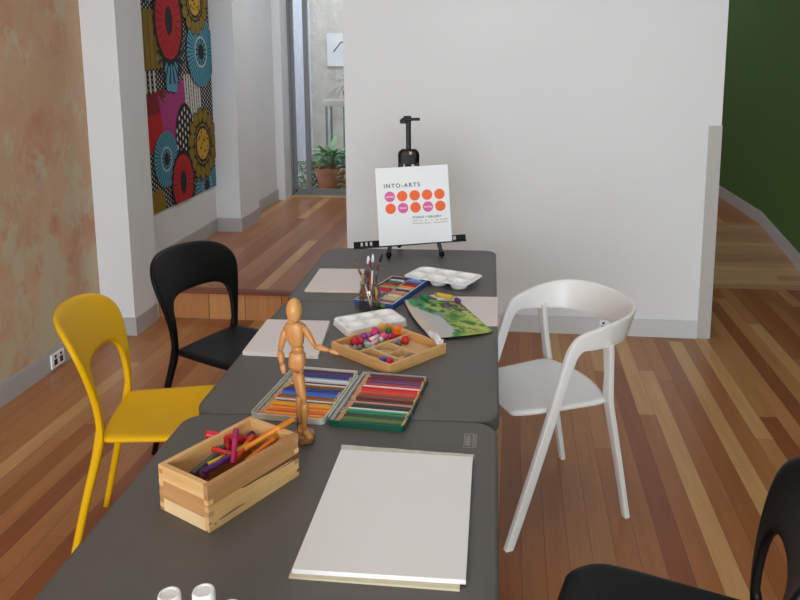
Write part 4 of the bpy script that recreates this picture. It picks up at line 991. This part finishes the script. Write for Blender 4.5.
# slotted ledge; the board stands on its lip
TL = Matrix.Translation((.0, -.010, .074)) @ Matrix.Rotation(-roll, 4, 'Y')
mb = MB(); x0, x1 = -.262, .222
mb.box(((x0 + x1) / 2, -.010, -.0075), (x1 - x0, .032, .003), M=TL)
mb.box(((x0 + x1) / 2, .006, .0125), (x1 - x0, .003, .004), M=TL)
for a, b in ((x0, x0 + .030), (x0 + .040, x0 + .050), (x0 + .060, x0 + .070), (x0 + .080, x1 - .056), (x1 - .042, x1)): mb.box(((a + b) / 2, .006, .0025), (b - a, .003, .019), M=TL)
mb.build('ledge', M_esl, EZ)
# sign board
SG = thing('sign_board', 'square white sign board with orange and pink dots on the easel', 'sign', (0, 0, 0), 0)
BM = Matrix.Translation((-.379, 3.221, TZ)) @ Matrix.Rotation(R(9), 4, 'Z') @ Matrix.Translation((.005, -.024, .066)) @ Matrix.Rotation(-R(2.7), 4, 'Y') @ Matrix.Rotation(R(-11), 4, 'X')
SG.matrix_world = BM
sw, sh = .314, .334
MB().box((0, .004, sh / 2), (sw, .008, sh)).build('panel', mat('white_sign_board', srgb(228, 231, 234), .5, .005), SG, bevel=.001)
M_or = mat('orange_print', srgb(240, 98, 36), .6, .01); M_pk = mat('pink_print', srgb(216, 92, 156), .6, .01); M_tx = mat('dark_print', srgb(70, 66, 70), .6); M_lt = mat('white_print', srgb(240, 232, 236), .6)
pink = {(0, 0): 'painting', (1, 1): 'Photos', (1, 3): 'learning'}
for rr in range(2):
    for cc in range(5):
        x = -.100 + cc * .0535 + rr * .0008; z = .209 - rr * .0515 + cc * .0000
        d = MB().lathe([(.0225, 0), (.0225, .0008)], n=36, M=Matrix.Rotation(R(90), 4, 'X')).build('printed_dot', M_pk if (rr, cc) in pink else M_or, SG)
        d.location = (x, 0, z)
        if (rr, cc) in pink:
            q = to_mesh_text('lettering', pink[(rr, cc)], .0105, M_lt, d, (0, -.0011, -.003), (R(90), 0, 0), 'CENTER', .0002)
to_mesh_text('lettering', 'INTO-ARTS', .0245, M_tx, SG, (-.124, -.0006, .247), (R(90), 0, 0), 'LEFT', .0003, 1.32)
to_mesh_text('lettering', 'STUDIO + GALLERY', .0128, M_tx, SG, (-.008, -.0006, .110), (R(90), 0, 0), 'LEFT', .0002, 1.12)
mb = MB()
for z in (.0990, .0875):
    x = -.008
    while x < .138:
        q = random.uniform(.0025, .006)
        if random.random() < .85: mb.box((x + q / 2, -.0006, z), (q, .0004, .0026)); mb.box((x + q / 2, -.0006, z + .0022), (q * .3, .0004, .002))
        x += q + .0022
mb.build('small_print', mat('grey_print', srgb(130, 126, 128), .6), SG)

# ------------------------------------------------------------------ white-capped bottles at the near edge
M_bbody = mat('white_bottle_plastic', srgb(220, 222, 226), .35)
for x, y, h, lab in ((-.463, .944, .125, 'leftmost of the three white-capped bottles at the bottom edge'), (-.416, .952, .127, 'tallest and middle of the three white-capped bottles at the bottom edge'), (-.370, .931, .121, 'rightmost of the three white-capped bottles at the bottom edge')):
    t = thing('paint_bottle', lab, 'bottle', (x, y, TZ), 0, 'white-capped bottles')
    MB().lathe([(.019, 0), (.021, .003), (.021, h - .048), (.014, h - .036), (.012, h - .034)], n=24).build('bottle_body', M_bbody, t, auto=50)
    MB().lathe([(.0165, h - .035), (.0160, h - .003), (.0145, h), (.0120, h), (.0115, h - .0015), (.002, h - .0015)], n=28).build('cap', M_white_pl, t, auto=50)
